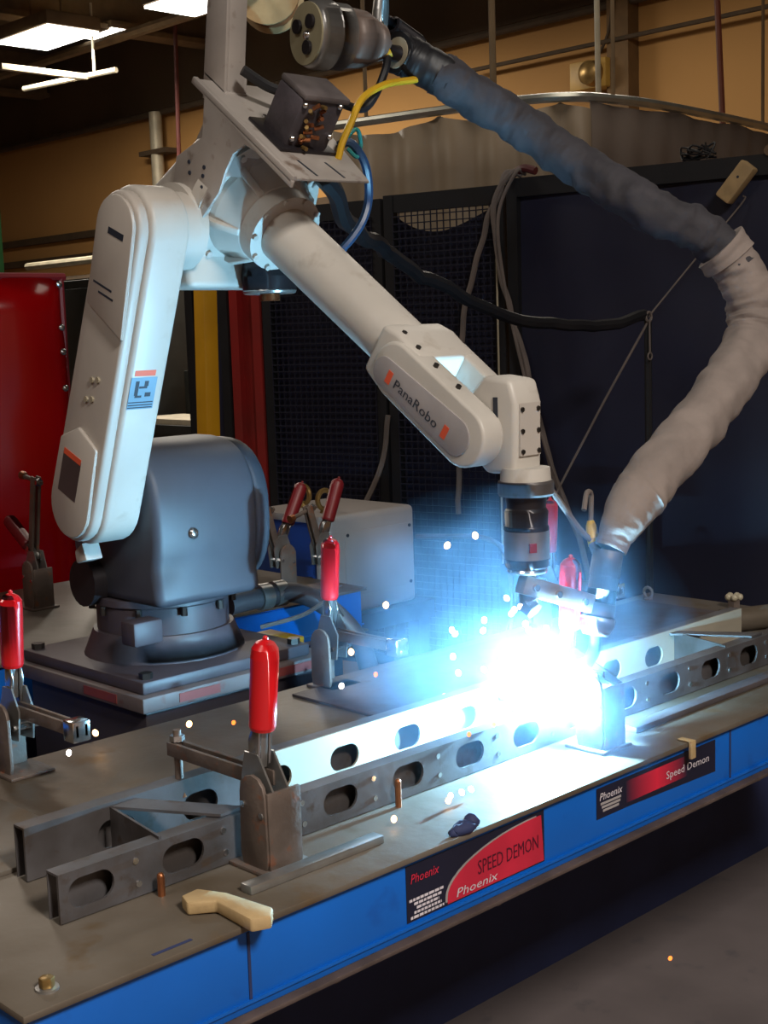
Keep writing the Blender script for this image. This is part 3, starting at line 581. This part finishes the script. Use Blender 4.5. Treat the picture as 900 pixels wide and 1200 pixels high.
# warning sticker on the front face of the arm
ax2 = (L1 - L0).normalized(); sd2 = V((-ax2.y, ax2.x))
def onfront(x, f, d=.001):
    c = L0.lerp(L1, f) + sd2 * (.084 - .006 * f + d); return V((x, c.x, c.y))
def front_quad(x0, x1, f0, f1, nm, m, d0, d1, par):
    b = MB(); q = [onfront(x0, f0, d0), onfront(x1, f0, d0), onfront(x1, f1, d0), onfront(x0, f1, d0)]; q2 = [onfront(x0, f0, d1), onfront(x1, f0, d1), onfront(x1, f1, d1), onfront(x0, f1, d1)]
    A = [b.bm.verts.new(p) for p in q]; B = [b.bm.verts.new(p) for p in q2]
    b.bm.faces.new(A); b.bm.faces.new(B)
    for i in range(4): b.bm.faces.new((A[i], A[(i + 1) % 4], B[(i + 1) % 4], B[i]))
    return b.build(nm, m, par, smooth=False)
front_quad(1.424, 1.482, .42, .535, 'warning_label', decal_blue, -.0005, .0006, UA)
front_quad(1.430, 1.476, .54, .56, 'warning_header', decal_orange, -.0005, .0008, UA)
for a0, a1, f0, f1 in ((1.450, 1.459, .47, .522), (1.459, 1.478, .495, .503), (1.470, 1.480, .503, .522), (1.474, 1.488, .465, .48), (1.452, 1.468, .462, .47), (1.44, 1.496, .443, .447), (1.44, 1.496, .433, .437), (1.44, 1.496, .424, .428)):
    front_quad(a0 - .015, a1 - .016, f0, f1, 'warning_pictogram', ink, .0004, .0009, UA)
# elbow casting
MB().prism([(2.0, 1.918), (2.125, 1.705), (2.115, 1.645), (2.24, 1.645), (2.24, 1.84), (2.15, 1.885), (2.08, 1.918)], YZ, 1.552, 1.80).build('elbow_casting', robot_white, RB, .014, seg=3)
MB().cyl((1.498, 2.114, 1.752), (1.53, 2.114, 1.752), .070, n=32).cyl((1.53, 2.14, 1.76), (1.56, 2.14, 1.76), .082, n=32).build('elbow_joint_ring', robot_white, RB)
O = V((1.68, 2.035, 1.775)); DD = V((0, -.815, -.58)).normalized(); NN = V((0, -.58, .815)).normalized()
E3 = lambda t_, n_, x=0.: O + DD * t_ + NN * n_ + V((x, 0, 0))
MB().lathe(E3(-.16, 0), E3(-.03, 0), [(0, .10), (.3, .128), (.72, .130), (.74, .140), (1, .140)], 44).build('elbow_flange', robot_white, RB)
b = MB()
for k in range(14): a = k * math.pi / 7; p = E3(-.032, .129 * math.sin(a), .129 * math.cos(a)); b.cyl(p, p + DD * .008, .007, n=6)
b.build('flange_bolts', robot_cover, RB, kind='stuff')
MB().lathe(E3(-.03, 0), E3(.065, 0), [(0, .112), (.12, .108), (.6, .082), (.62, .080), (.98, .078), (1, .066)], 36).build('forearm_collar', robot_white, RB)
for k in range(6): a = k * math.pi / 3 + .25; MB().prism([(-.031, .08), (-.031, .122), (-.012, .118), (.028, .084), (.028, .07)], lambda u, v, d: O + DD * u + (NN * math.sin(a) + V((1, 0, 0)) * math.cos(a)) * v + (NN * math.cos(a) - V((1, 0, 0)) * math.sin(a)) * d, -.008, .008).build('collar_rib', robot_white, RB, .003)
b = MB()
for k in range(10): a = k * math.pi / 5 + .1; p = E3(.064, .072 * math.sin(a), .072 * math.cos(a)); b.cyl(p, p + DD * .006, .006, n=6)
b.build('collar_bolts', robot_cover, RB, kind='stuff')
MB().lathe(E3(.06, 0), E3(.50, 0), [(0, .055), (1, .051)], 36).build('forearm_tube', robot_white, RB)
MB().lathe((1.72, 2.085, 1.695), (1.72, 2.085, 1.635), [(0, .05), (.5, .055), (1, .052)], 28).build('elbow_motor', black_metal, RB)
MB().torus((1.72, 2.085, 1.637), .047, .006, 'z', 24, 8).build('motor_rim', clamp_steel, RB)
MB().cyl((1.72, 2.085, 1.637), (1.72, 2.085, 1.618), .02, n=12).build('motor_plug', copper, RB)
# wrist fork
cap = lambda a, b, r: rnd((a, 0), (b, 0), r, 12)
E2 = lambda u, v, d: E3(u, v, d)
PT = .685
WF = MB().prism([(.43, -.045), (.43, .048), (.47, .056), (.535, .050), (.535, -.050), (.47, -.052)], E2, -.07, .07).build('wrist_casting', robot_white, RB, .010, seg=3)
NC = MB().prism(rnd((.50, 0), (PT, 0), (.049, .050), 14), E2, -.078, -.030).build('near_cheek', robot_white, WF, .006, seg=3)
MB().prism(rnd((.50, 0), (PT - .02, 0), (.049, .046), 14), E2, .042, .076).build('far_cheek', robot_white, WF, .006, seg=3)
MB().prism(rnd((.485, -.012), (PT - .01, -.006), (.026, .032), 12), E2, -.081, -.077).build('nameplate', label_grey, WF, .001)
LX = DD; LN = NN
text('PanaRobo', 'nameplate_lettering', ink, WF, E3(.518, -.021, -.0815), -LX * -1, LN, .116, .0165)
for t_ in (.495, .648): MB().prism([(t_, -.024), (t_ + .012, -.024), (t_ + .012, -.001), (t_, -.001)], E2, -.0818, -.081).build('nameplate_mark', decal_orange, WF, smooth=False)
MB().lathe(E3(PT, 0, -.03), E3(PT, 0, .045), [(0, .047), (.2, .047), (.25, .04), (1, .04)], 28).build('wrist_axle', robot_white, RB)
b = MB()
for t_, n_ in ((.47, .052), (.51, .050), (.56, .049), (.62, .049)): b.cyl(E3(t_, n_, -.055), E3(t_, n_ + .006, -.055), .005, n=6)
for t_ in (.52, .60, .66): b.cyl(E3(t_, -.049, -.055), E3(t_, -.056, -.055), .004, n=6)
b.build('wrist_bolts', bolt_steel, RB, kind='stuff')
# wrist head and tool flange
MB().prism([(1.408, 1.315), (1.404, 1.43), (1.415, 1.468), (1.47, 1.475), (1.51, 1.44), (1.515, 1.36), (1.47, 1.315)], YZ, 1.652, 1.722).build('wrist_head', robot_white, RB, .009, seg=3)
MB().prism([(1.345, 0), (1.425, 0), (1.425, 0), (1.345, 0)][:2] + [(1.43, .004), (1.345, .004)], lambda u, v, d: V((d, 1.4062 - v, u)), 1.662, 1.712).build('head_cover', robot_cover, RB)
MB().box((1.6505, 1.44, 1.36), (1.652, 1.449, 1.44)).build('head_slot', ink, RB)
b = MB()
for x in (1.667, 1.707):
    for z in (1.352, 1.385, 1.42): b.cyl((x, 1.403, z), (x, 1.399, z), .004, n=6)
b.build('head_bolts', bolt_steel, RB, kind='stuff')
TC = V((1.687, 1.414))
MB().lathe((*TC, 1.325), (*TC, 1.300), [(0, .040), (1, .042)], 28).build('wrist_neck', robot_white, RB)
MB().lathe((*TC, 1.304), (*TC, 1.279), [(0, .044), (.15, .046), (.85, .046), (1, .044)], 28).build('tool_flange', raw_steel, RB)
# bracket for the feeder, bolted to the elbow
PB = V((0, 2.04, 1.994)); U = V((0, -.793, -.610)); NB = V((0, -.610, .793))
BR = thing('feeder_bracket', (1.65, 2.0, 1.88), 'folded grey sheet metal bracket above the robot elbow', 'bracket')
pl = lambda s_, x, n_=0.: PB + U * s_ + NB * n_ + V((x, 0, 0))
arcp = [(2.035 + .135 * math.cos(a), 1.765 + .135 * math.sin(a)) for a in [math.radians(112 + 8 * k) for k in range(5)]]
MB().prism([(2.035, 1.990), (1.80, 1.810), (1.806, 1.800), (1.895, 1.870), (1.925, 1.886), (1.960, 1.874), (1.985, 1.845), (2.005, 1.812), (2.06, 1.77), (2.135, 1.79), (2.147, 1.84), (2.13, 1.889), (2.066, 1.909), (2.048, 1.914)], YZ, 1.545, 1.551).build('side_plate', sheet_steel, BR, .001)
MB().prism([(-.04, 1.546), (.299, 1.546), (.290, 1.735), (.05, 1.775), (-.04, 1.775)], lambda u, v, d: pl(u, v, d), 0, .005).build('top_plate', sheet_steel, BR, .001)
MB().prism([(-.04, 1.545), (.299, 1.545), (.299, 1.556), (-.04, 1.556)], lambda u, v, d: pl(u, v, d), -.004, .009).build('folded_edge', sheet_steel, BR, .002)
for x in (1.60, 1.665): MB().prism([(.235, x), (.285, x + .01), (.285, x + .015), (.235, x + .005)], lambda u, v, d: pl(u, v, d), .0048, .0056).build('slot', ink, BR)
for s_, x in ((.085, 1.63), (.10, 1.63), (.0, 1.6)): MB().cyl(pl(s_, x, .005), pl(s_, x, .009), .005, n=8).build('screw', chrome, BR)
for y, z in ((2.09, 1.875), (2.09, 1.855), (2.045, 1.86), (2.05, 1.845), (2.055, 1.825)): MB().cyl((1.545, y, z), (1.543, y, z), .004, n=8).build('screw', ink, BR)
MB().prism([(2.0, 1.84), (2.0, 1.955), (2.03, 1.978), (2.10, 1.90)], YZ, 1.56, 1.74).build('inner_web', sheet_steel, BR)
# feeder post (flat bar) with its foot
FP = MB().prism([(2.10, 1.995), (2.035, 1.985), (1.985, 2.36), (2.04, 2.36)], YZ, 1.59, 1.598).build('spool_post', sheet_steel, BR, .001)
MB().prism([(2.037, 1.985), (2.033, 1.985), (1.983, 2.36), (1.987, 2.36)], YZ, 1.596, 1.635).build('spool_post_flange', sheet_steel, FP, .001)
MB().prism([(2.10, 2.02), (2.035, 1.985), (2.025, 2.045), (2.09, 2.08)], YZ, 1.635, 1.641).prism([(1.59, 2.03), (1.64, 2.03), (1.64, 2.09), (1.59, 2.09)], lambda u, v, d: V((u, v, 1.998 + (v - 2.04) * .77 + d)), .0, .006).build('post_foot', sheet_steel, FP, .001)
MB().cyl((1.60, 2.01, 2.235), (1.86, 2.21, 2.235), .008, n=10).build('spool_axle', sheet_steel, BR)
SP = thing('wire_spool', (1.846, 2.2, 2.23), 'tan wire spool disc at the top edge beside the grey post', 'spool')
sa = V((.72, .69, 0)).normalized(); sc_ = V((1.848, 2.2, 2.235))
MB().lathe(sc_ - sa * .045, sc_ - sa * .038, [(0, .066), (1, .066)], 32).build('flange', wood, SP)
MB().lathe(sc_ + sa * .038, sc_ + sa * .045, [(0, .066), (1, .066)], 32).build('flange', wood, SP)
MB().lathe(sc_ - sa * .038, sc_ + sa * .038, [(0, .055), (1, .055)], 32).build('wound_wire', copper, SP)
# ------------------------------------------------------------------ wire feeder
WFD = thing('wire_feeder', pl(.15, 1.68, .006), 'dark grey wire feeder with round drive on the robot elbow', 'wire feeder')
q = lambda u, v, d: pl(0.12 + u, 1.598 + v * .88, .006 + d)
MB().prism([(0, 0), (.075, .0), (.075, .115), (0, .115)], q, 0, .095).build('feeder_block', mat('feeder_block_grey', (88, 82, 88), .5, .2, .2, 18, .1), WFD, .006)
MB().prism([(-.02, -.02), (.09, -.02), (.09, .13), (-.02, .13)], q, 0, .006).build('mount_plate', black_metal, WFD, .002)
MB().prism([(.0, .0), (.08, .0), (.08, .12), (.0, .12)], q, .094, .106).build('drive_plate', mat('drive_plate_grey', (112, 104, 104), .5, .2, .2, 16), WFD, .004)
for k in range(16):
    a = q(.077 + .006 * random.random(), .025 + .03 * random.random(), .008 + .085 * k / 16); MB().cyl(a, a + V((random.uniform(-.02, .02), -.012, random.uniform(-.006, .006))), .004, n=6).build('fitting', copper if k % 3 else brass, WFD)
for v_, d_ in ((.01, .02), (.105, .03), (.01, .085), (.1, .09)): MB().sph(q(.077, v_, d_), .006, u=8, v=6).build('cap_screw', chrome, WFD)
ga = V((.985, -.16, 0.0)).normalized(); gc = V((1.712, 1.935, 2.098))
MB().lathe(gc, gc + ga * .075, [(0, .056), (.15, .062), (.5, .064), (.62, .060), (1, .060)], 32).build('drive_housing', clamp_steel, WFD)
MB().lathe(gc - ga * .004, gc + ga * .002, [(0, .056), (1, .056)], 32).build('drive_cover', mat('drive_cover_tan', (168, 160, 130), .5, .2), WFD)
MB().sph(gc - ga * .01 + V((.006, -.006, -.004)), .009).build('thumb_screw', chrome, WFD)
gx = V((.16, .985, 0)); 
for a0 in (.6, 2.5, 4.4):
    p = gc - ga * .005 + gx * (.028 * math.cos(a0)) + V((0, 0, .028 * math.sin(a0))); MB().cyl(p, p - ga * .006, .013, n=14).build('drive_roll', black_metal, WFD)
MB().lathe(gc + ga * .075, gc + ga * .165, [(0, .056), (.5, .052), (1, .032)], 28).build('drive_motor', mat('motor_taupe', (120, 104, 96), .5, .2), WFD)
MB().prism([(0, 0), (.10, .012), (.12, .05), (.06, .06), (0, .05)], lambda u, v, d: V((1.79 + u, 1.925 + d, 2.055 + v)), -.018, .018).build('outlet_arm', mat('outlet_grey', (128, 114, 108), .5, .2), WFD, .006)
MB().lathe((1.885, 1.925, 2.10), (1.90, 1.925, 2.22), [(0, .014), (.5, .016), (1, .012)], 16).build('tension_post', clamp_steel, WFD)
MB().lathe((1.895, 1.93, 2.155), (2.035, 1.955, 2.118), [(0, .010), (.25, .010), (.3, .016), (.9, .017), (1, .013)], 16).build('tension_lever', black_metal, WFD)
MB().sph((2.035, 1.955, 2.118), .008).build('lever_tip', chrome, WFD)
MB().cyl((1.905, 1.925, 2.085), (1.95, 1.92, 2.085), .016, n=16).build('outlet_nozzle', black_metal, WFD)
MB().cyl((1.872, 1.90, 2.072), (1.882, 1.89, 2.078), .009, n=12).build('plug', yellow_pvc, WFD)
MB().tube(spline([(1.878, 1.895, 2.07), (1.86, 1.885, 2.04), (1.83, 1.885, 1.99), (1.80, 1.89, 1.965), (1.74, 1.885, 1.97)]), .008, 8).build('feeder_lead', black_rubber, WFD)
MB().tube(spline([(1.60, 1.99, 2.03), (1.65, 1.97, 2.0), (1.70, 1.93, 1.985)]), .010, 8).build('feeder_lead', black_rubber, WFD)
cable('yellow_hose', [(1.715, 1.868, 1.865), (1.722, 1.862, 1.895), (1.742, 1.858, 1.932), (1.775, 1.86, 1.978), (1.85, 1.875, 2.012), (1.945, 1.895, 2.033), (2.0, 1.895, 2.045)], .0068, yellow_pvc, 'yellow hose arching from the feeder into the black sleeve end', 'hose')
cable('blue_cable', [(1.745, 1.90, 1.895), (1.765, 1.885, 1.90), (1.795, 1.88, 1.862), (1.82, 1.90, 1.805), (1.80, 1.905, 1.751), (1.76, 1.93, 1.70), (1.735, 1.985, 1.68)], .0085, blue_pvc, 'dark blue cable looping beside the forearm tube', 'cable')
cable('signal_lead', [(1.75, 1.892, 1.90), (1.775, 1.88, 1.925), (1.79, 1.885, 1.90), (1.775, 1.88, 1.875), (1.76, 1.89, 1.89)], .004, mat('teal_lead', (40, 130, 130), .4), 'thin teal lead coiled at the foot of the feeder', 'cable')

# ------------------------------------------------------------------ cable sleeve (dress pack)
HP = [(1.93, 1.925, 2.088), (1.955, 1.92, 2.082), (2.006, 1.87, 2.041), (2.127, 1.8, 1.961), (2.189, 1.68, 1.861), (2.232, 1.55, 1.769), (2.315, 1.47, 1.712), (2.366, 1.42, 1.62), (2.350, 1.4, 1.509), (2.173, 1.38, 1.389), (1.967, 1.37, 1.275), (1.886, 1.37, 1.209), (1.858, 1.375, 1.165)]
Q = spline(HP, 16)
HS = thing('hose_sleeve', (2.1, 1.6, 1.0), 'wrinkled grey cloth sleeve over the hoses looping from feeder to torch', 'hose sleeve')
def sl(a, b, r, nm, m, amp, taper=None):
    pts = Q[a:b]; n = len(pts)
    fine2 = []
    for i in range(n - 1):
        for j in range(3): fine2.append(pts[i].lerp(pts[i + 1], j / 3))
    fine2.append(pts[-1]); N = len(fine2)
    def rf(i, k, p):
        a_ = 2 * math.pi * k / 28
        w1 = noise.noise(V((i * .11, math.cos(a_) * 1.3, math.sin(a_) * 1.3)) + V((a, 0, 0))); w2 = noise.noise(V((i * .34, math.cos(a_) * 2, math.sin(a_) * 2)))
        rr = r * (1 + amp * (1 if i < N * .72 or a < 100 else .25) * (1.1 * w1 + .22 * w2)) 
        if taper: rr *= taper(i / N)
        return rr
    return MB().tube(fine2, r, 28, rf).build(nm, m, HS)
sl(2, 34, .040, 'rubber_boot', black_rubber, .08)
sl(30, 108, .042, 'dark_sleeve', sleeve_dark, .17)
sl(100, 191, .047, 'grey_sleeve', sleeve_grey, .15, lambda f: (1.10 if f < .05 else .94 + .1 * math.sin(f * 3.2)) * (1 if f < .72 else 1 - .36 * min(1, (f - .72) / .2)))
MB().cyl(Q[1], Q[4], .030, n=20).build('sleeve_collar', pale_steel, HS)

# ------------------------------------------------------------------ welding torch on the tool flange
TQ = thing('welding_torch', (1.75, 1.39, .95), 'welding torch with collision sensor hanging from the robot wrist', 'torch')
MB().lathe((*TC, 1.279), (*TC, 1.222), [(0, .034), (.35, .032), (.45, .036), (.85, .035), (.9, .037), (1, .037)], 28).build('sensor_body', black_metal, TQ)
MB().lathe((*TC, 1.222), (*TC, 1.176), [(0, .0375), (1, .0375)], 32).build('sensor_band', clamp_steel, TQ)
MB().box((1.6755, 1.3745, 1.190), (1.6875, 1.378, 1.205), M.Translation((1.683, 1.414, 0)) @ M.Rotation(-.5, 4, 'Z') @ M.Translation((-1.683, -1.414, 0))).build('sensor_label', dull_red, TQ)
MB().lathe((*TC, 1.176), (*TC, 1.156), [(0, .036), (.7, .035), (1, .030)], 28).build('sensor_lower_ring', black_metal, TQ)
MB().torus((*TC, 1.155), .030, .004, 'z', 28, 6).build('sensor_rim', chrome, TQ)
MB().cyl((*TC, 1.152), (*TC, 1.10), .014, n=16).build('bracket_stem', post_steel, TQ)
TA = V((1.856, 1.376, 1.165)); TB = V((1.818, 1.376, 1.030))
bd = M.Translation((1.69, 1.408, 1.128))
b = MB(); dirx = (V((1.836, 1.376, 1.075)) - V((1.688, 1.408, 1.128))); ang = math.atan2(-dirx.z, dirx.x); az = math.atan2(dirx.y, dirx.x)
BRM = M.Translation((1.688, 1.408, 1.128)) @ M.Rotation(az, 4, 'Z') @ M.Rotation(ang, 4, 'Y')
MB().box((-.022, -.012, -.016), (dirx.length + .01, .012, .016), BRM).build('torch_bracket', mat('bracket_tan_steel', (150, 130, 118), .45, .4, .2, 20), TQ, .003)
for u in (.0, .05, .11): MB().cyl(BRM @ V((u, -.012, .0)), BRM @ V((u, -.018, .0)), .006, n=8).build('bracket_bolt', chrome, TQ)
MB().cyl((*TC, 1.098), (1.687, 1.40, 1.088), .018, .016, n=6).build('stem_nut', chrome, TQ)
MB().lathe(TA + (TA - TB) * .02, TB, [(0, .026), (.3, .0265), (.32, .025), (.62, .025), (.64, .027), (.78, .027), (.8, .023), (1, .020)], 28).build('cable_socket', raw_steel, TQ)
MB().lathe(TA.lerp(TB, .80) , TA.lerp(TB, 1.02), [(0, .030), (.5, .030), (1, .022)], 24).build('torch_clamp_ring', mat('clamp_ring_steel', (150, 140, 140), .35, .6), TQ)
TIP = ARC + V((.018, .004, .014))
MB().tube(spline([TB, TB + V((-.006, 0, -.03)), V((1.79, 1.376, .985)), TIP + V((.010, 0, .008))]), .011, 14).build('swan_neck', mat('neck_dark_blue', (70, 84, 110), .4, .4), TQ)
MB().cyl(TIP + V((.018, 0, .018)), TIP, .010, .007, n=16).build('nozzle', copper, TQ)
MB().tube(spline([(1.822, 1.40, 1.24), (1.843, 1.41, 1.266), (1.868, 1.42, 1.262), (1.868, 1.42, 1.235), (1.866, 1.42, 1.205)]), .0045, 8).build('sensor_lead', rope_mat, TQ)
MB().lathe((1.866, 1.42, 1.215), (1.860, 1.41, 1.172), [(0, .006), (.2, .009), (.7, .011), (.72, .0095), (1, .0085)], 14).build('sensor_plug', yellow_pvc, TQ)
MB().cyl((1.860, 1.41, 1.176), (1.856, 1.398, 1.160), .009, n=12).build('sensor_socket', clamp_steel, TQ)
MB().tube(spline([(1.74, 1.44, 1.32), (1.79, 1.43, 1.26), (1.84, 1.42, 1.20), (1.88, 1.40, 1.162)]), .0055, 8).build('gas_hose', rope_mat, TQ)
tag(MB().sph(ARC - V((0, 0, .008)), .012).build('welding_arc', arc_mat), 'blinding white welding arc at the torch tip', 'arc')

# ------------------------------------------------------------------ welder and cables behind
t = thing('welder_stand', (3.15, 3.55, 0), 'low dark stand under the grey welder', 'stand')
MB().box((2.62, 3.30, .54), (3.42, 3.85, .60)).build('shelf', under_dark, t)
for x in (2.66, 3.38):
    for y in (3.34, 3.81): MB().box((x - .025, y - .025, 0), (x + .025, y + .025, .54)).build('leg', under_dark, t)
t = thing('welder', (3.15, 3.55, .6), 'grey box welder with two lifting eyes right of the robot waist', 'welder')
MB().box((2.96, 3.335, .60), (3.37, 3.76, .945)).build('case', welder_paint, t, .02, seg=3)
MB().box((3.03, 3.331, .665), (3.345, 3.336, .885)).build('side_panel', welder_paint, t, .002)
MB().box((2.945, 3.36, .63), (2.962, 3.74, .93)).build('front_panel', welder_blue, t, .004)
MB().box((2.925, 3.345, .60), (2.948, 3.365, .93)).box((2.925, 3.735, .60), (2.948, 3.755, .93)).box((2.925, 3.345, .925), (2.948, 3.755, .95)).build('panel_frame', welder_paint, t, .004)
for y in (3.42, 3.52): MB().cyl((2.945, y, .72), (2.925, y, .72), .02, n=14).build('socket', black_rubber, t)
for x, y in ((3.04, 3.44), (3.10, 3.62)):
    MB().torus((x, y, .990), .032, .009, 'x' if y > 3.5 else 'y', 20, 8).cyl((x, y, .944), (x, y, .962), .02, .012, n=12).build('lifting_eye', brass, t)
for x in (3.04, 3.335):
    for z in (.675, .875): MB().cyl((x, 3.331, z), (x, 3.328, z), .006, n=8).build('panel_screw', ink, t)
t = thing('robot_cable', (2.1, 2.45, .9), 'thick grey cable with twin connectors curving off the robot base', 'cable')
MB().tube(spline([(1.86, 2.45, .94), (1.96, 2.44, .945), (2.05, 2.42, .94), (2.13, 2.38, .88), (2.17, 2.33, .78), (2.17, 2.30, .6), (2.16, 2.30, .3), (2.14, 2.3, .03), (2.3, 2.33, .024)]), .024, 14).build('sheath', mat('grey_cable_sheath', (70, 66, 72), .5), t)
for x in (1.94, 1.985): MB().cyl((x, 2.442, .946), (x + .03, 2.44, .946), .031, n=18).build('connector', clamp_steel, t)
MB().tube(spline([(1.87, 2.35, .90), (1.95, 2.3, .92), (2.02, 2.28, .945), (2.08, 2.3, .90)]), .005, 6).build('thin_lead', rope_mat, t)
cable('air_hose', [(3.37, 3.33, .83), (3.38, 3.2, .84), (3.32, 2.95, .86), (3.25, 2.80, .80), (3.2, 2.75, .55), (3.2, 2.76, .2), (3.2, 2.78, .012)], .009, mat('maroon_hose', (74, 46, 50), .6), 'dark hose drooping from the side of the grey welder', 'hose')

# ------------------------------------------------------------------ sparks
SK = [(2.118, 2.2, .921, 0), (2.023, 1.9, .914, 1), (2.101, 1.9, 1.11, 0), (2.006, 1.9, 1.103, 0), (1.854, 1.6, 1.054, 1), (1.87, 1.6, 1.029, 1), (1.887, 1.6, 1.033, 1), (1.856, 1.6, 1.025, 1), (1.809, 1.5, 1.077, 1), (1.809, 1.5, 1.057, 1), (1.733, 1.9, .93, 0), (1.795, 1.9, .874, 2), (1.612, 1.8, .906, 1), (1.723, 1.65, .887, 0), (1.786, 1.6, .933, 1), (1.78, 1.55, .924, 1), (1.753, 1.5, .96, 1), (1.219, 2.0, .87, 0), (1.342, 1.9, .877, 0), (1.045, 1.8, .918, 1), (1.363, 1.8, .895, 2), (1.772, 1.2, .518, 2), (1.401, 1.33, .862, 1), (1.429, 1.33, .86, 1), (1.451, 1.33, .86, 1), (1.396, 1.33, .857, 0), (1.282, 1.33, .859, 0), (1.914, 1.8, .955, 1), (1.777, 1.45, 1.031, 1), (1.686, 1.5, .921, 1), (1.823, 1.7, .903, 1), (1.782, 1.5, 1.031, 1), (1.85, 1.55, 1.0, 1), (1.80, 1.62, 1.0, 1), (1.73, 1.55, 1.04, 1), (1.68, 1.58, .98, 1), (1.52, 1.40, .915, 2), (1.58, 1.40, .917, 2)]
proto = []
for m in (spark_mat, spark_hot, spark_dim): proto.append(None)
for x, y, z, k in SK:
    r = (.0054, .0048, .0038)[k] * (x * .7 + y * .7) / 2.35
    if proto[k] is None:
        o = MB().sph((x, y, z), .0062, (1, 1, 1.25), 10, 7).build('weld_spark', (spark_mat, spark_hot, spark_dim)[k]); proto[k] = o
    else:
        o = proto[k].copy(); COL.objects.link(o)
    o.location = (x, y, z); o.scale = (r / .0062,) * 3; o.rotation_euler = (random.uniform(-.6, .6), random.uniform(-.6, .6), 0)
    tag(o, ('glowing orange weld spark flying clear of the arc', 'white-hot weld spark in the spray around the arc', 'dim orange cooling weld spark')[k], 'spark', ('orange sparks', 'white sparks', 'cooling sparks')[k])

# ------------------------------------------------------------------ weld smoke
sm = bpy.data.materials.new('weld_smoke'); sm.use_nodes = True; nt = sm.node_tree; nt.nodes.clear()
out = nt.nodes.new('ShaderNodeOutputMaterial'); pv = nt.nodes.new('ShaderNodeVolumePrincipled'); nt.links.new(pv.outputs[0], out.inputs['Volume'])
pv.inputs['Color'].default_value = (.42, .66, 1, 1); pv.inputs['Anisotropy'].default_value = .1
tc = nt.nodes.new('ShaderNodeTexCoord'); nz = nt.nodes.new('ShaderNodeTexNoise'); nz.inputs['Scale'].default_value = 6.5; nz.inputs['Detail'].default_value = 4; nz.inputs['Distortion'].default_value = .8
nt.links.new(tc.outputs['Object'], nz.inputs['Vector'])
ln = nt.nodes.new('ShaderNodeVectorMath'); ln.operation = 'LENGTH'
sc = nt.nodes.new('ShaderNodeVectorMath'); sc.operation = 'MULTIPLY_ADD'; sc.inputs[1].default_value = (2, 2, 2); sc.inputs[2].default_value = (-1, -1, -1)
nt.links.new(tc.outputs['Generated'], sc.inputs[0]); nt.links.new(sc.outputs[0], ln.inputs[0])
fa = nt.nodes.new('ShaderNodeMapRange'); fa.inputs[1].default_value = 1.0; fa.inputs[2].default_value = .1; fa.inputs[3].default_value = 0; fa.inputs[4].default_value = 1
nt.links.new(ln.outputs['Value'], fa.inputs[0])
mr = nt.nodes.new('ShaderNodeMapRange'); mr.inputs[1].default_value = .42; mr.inputs[2].default_value = .68; mr.inputs[3].default_value = .05; mr.inputs[4].default_value = 2.1
nt.links.new(nz.outputs['Fac'], mr.inputs[0])
mu = nt.nodes.new('ShaderNodeMath'); mu.operation = 'MULTIPLY'; nt.links.new(fa.outputs[0], mu.inputs[0]); nt.links.new(mr.outputs[0], mu.inputs[1])
mu2 = nt.nodes.new('ShaderNodeMath'); mu2.operation = 'MULTIPLY'; mu2.inputs[1].default_value = 1.5; nt.links.new(mu.outputs[0], mu2.inputs[0]); nt.links.new(mu2.outputs[0], pv.inputs['Density'])
b = MB().sph((1.72, 1.52, .99), 1, (.36, .36, .30), 24, 16)
o = tag(b.build('smoke_plume', sm), 'blue-lit welding smoke billowing around the arc', 'smoke'); o['kind'] = 'stuff'
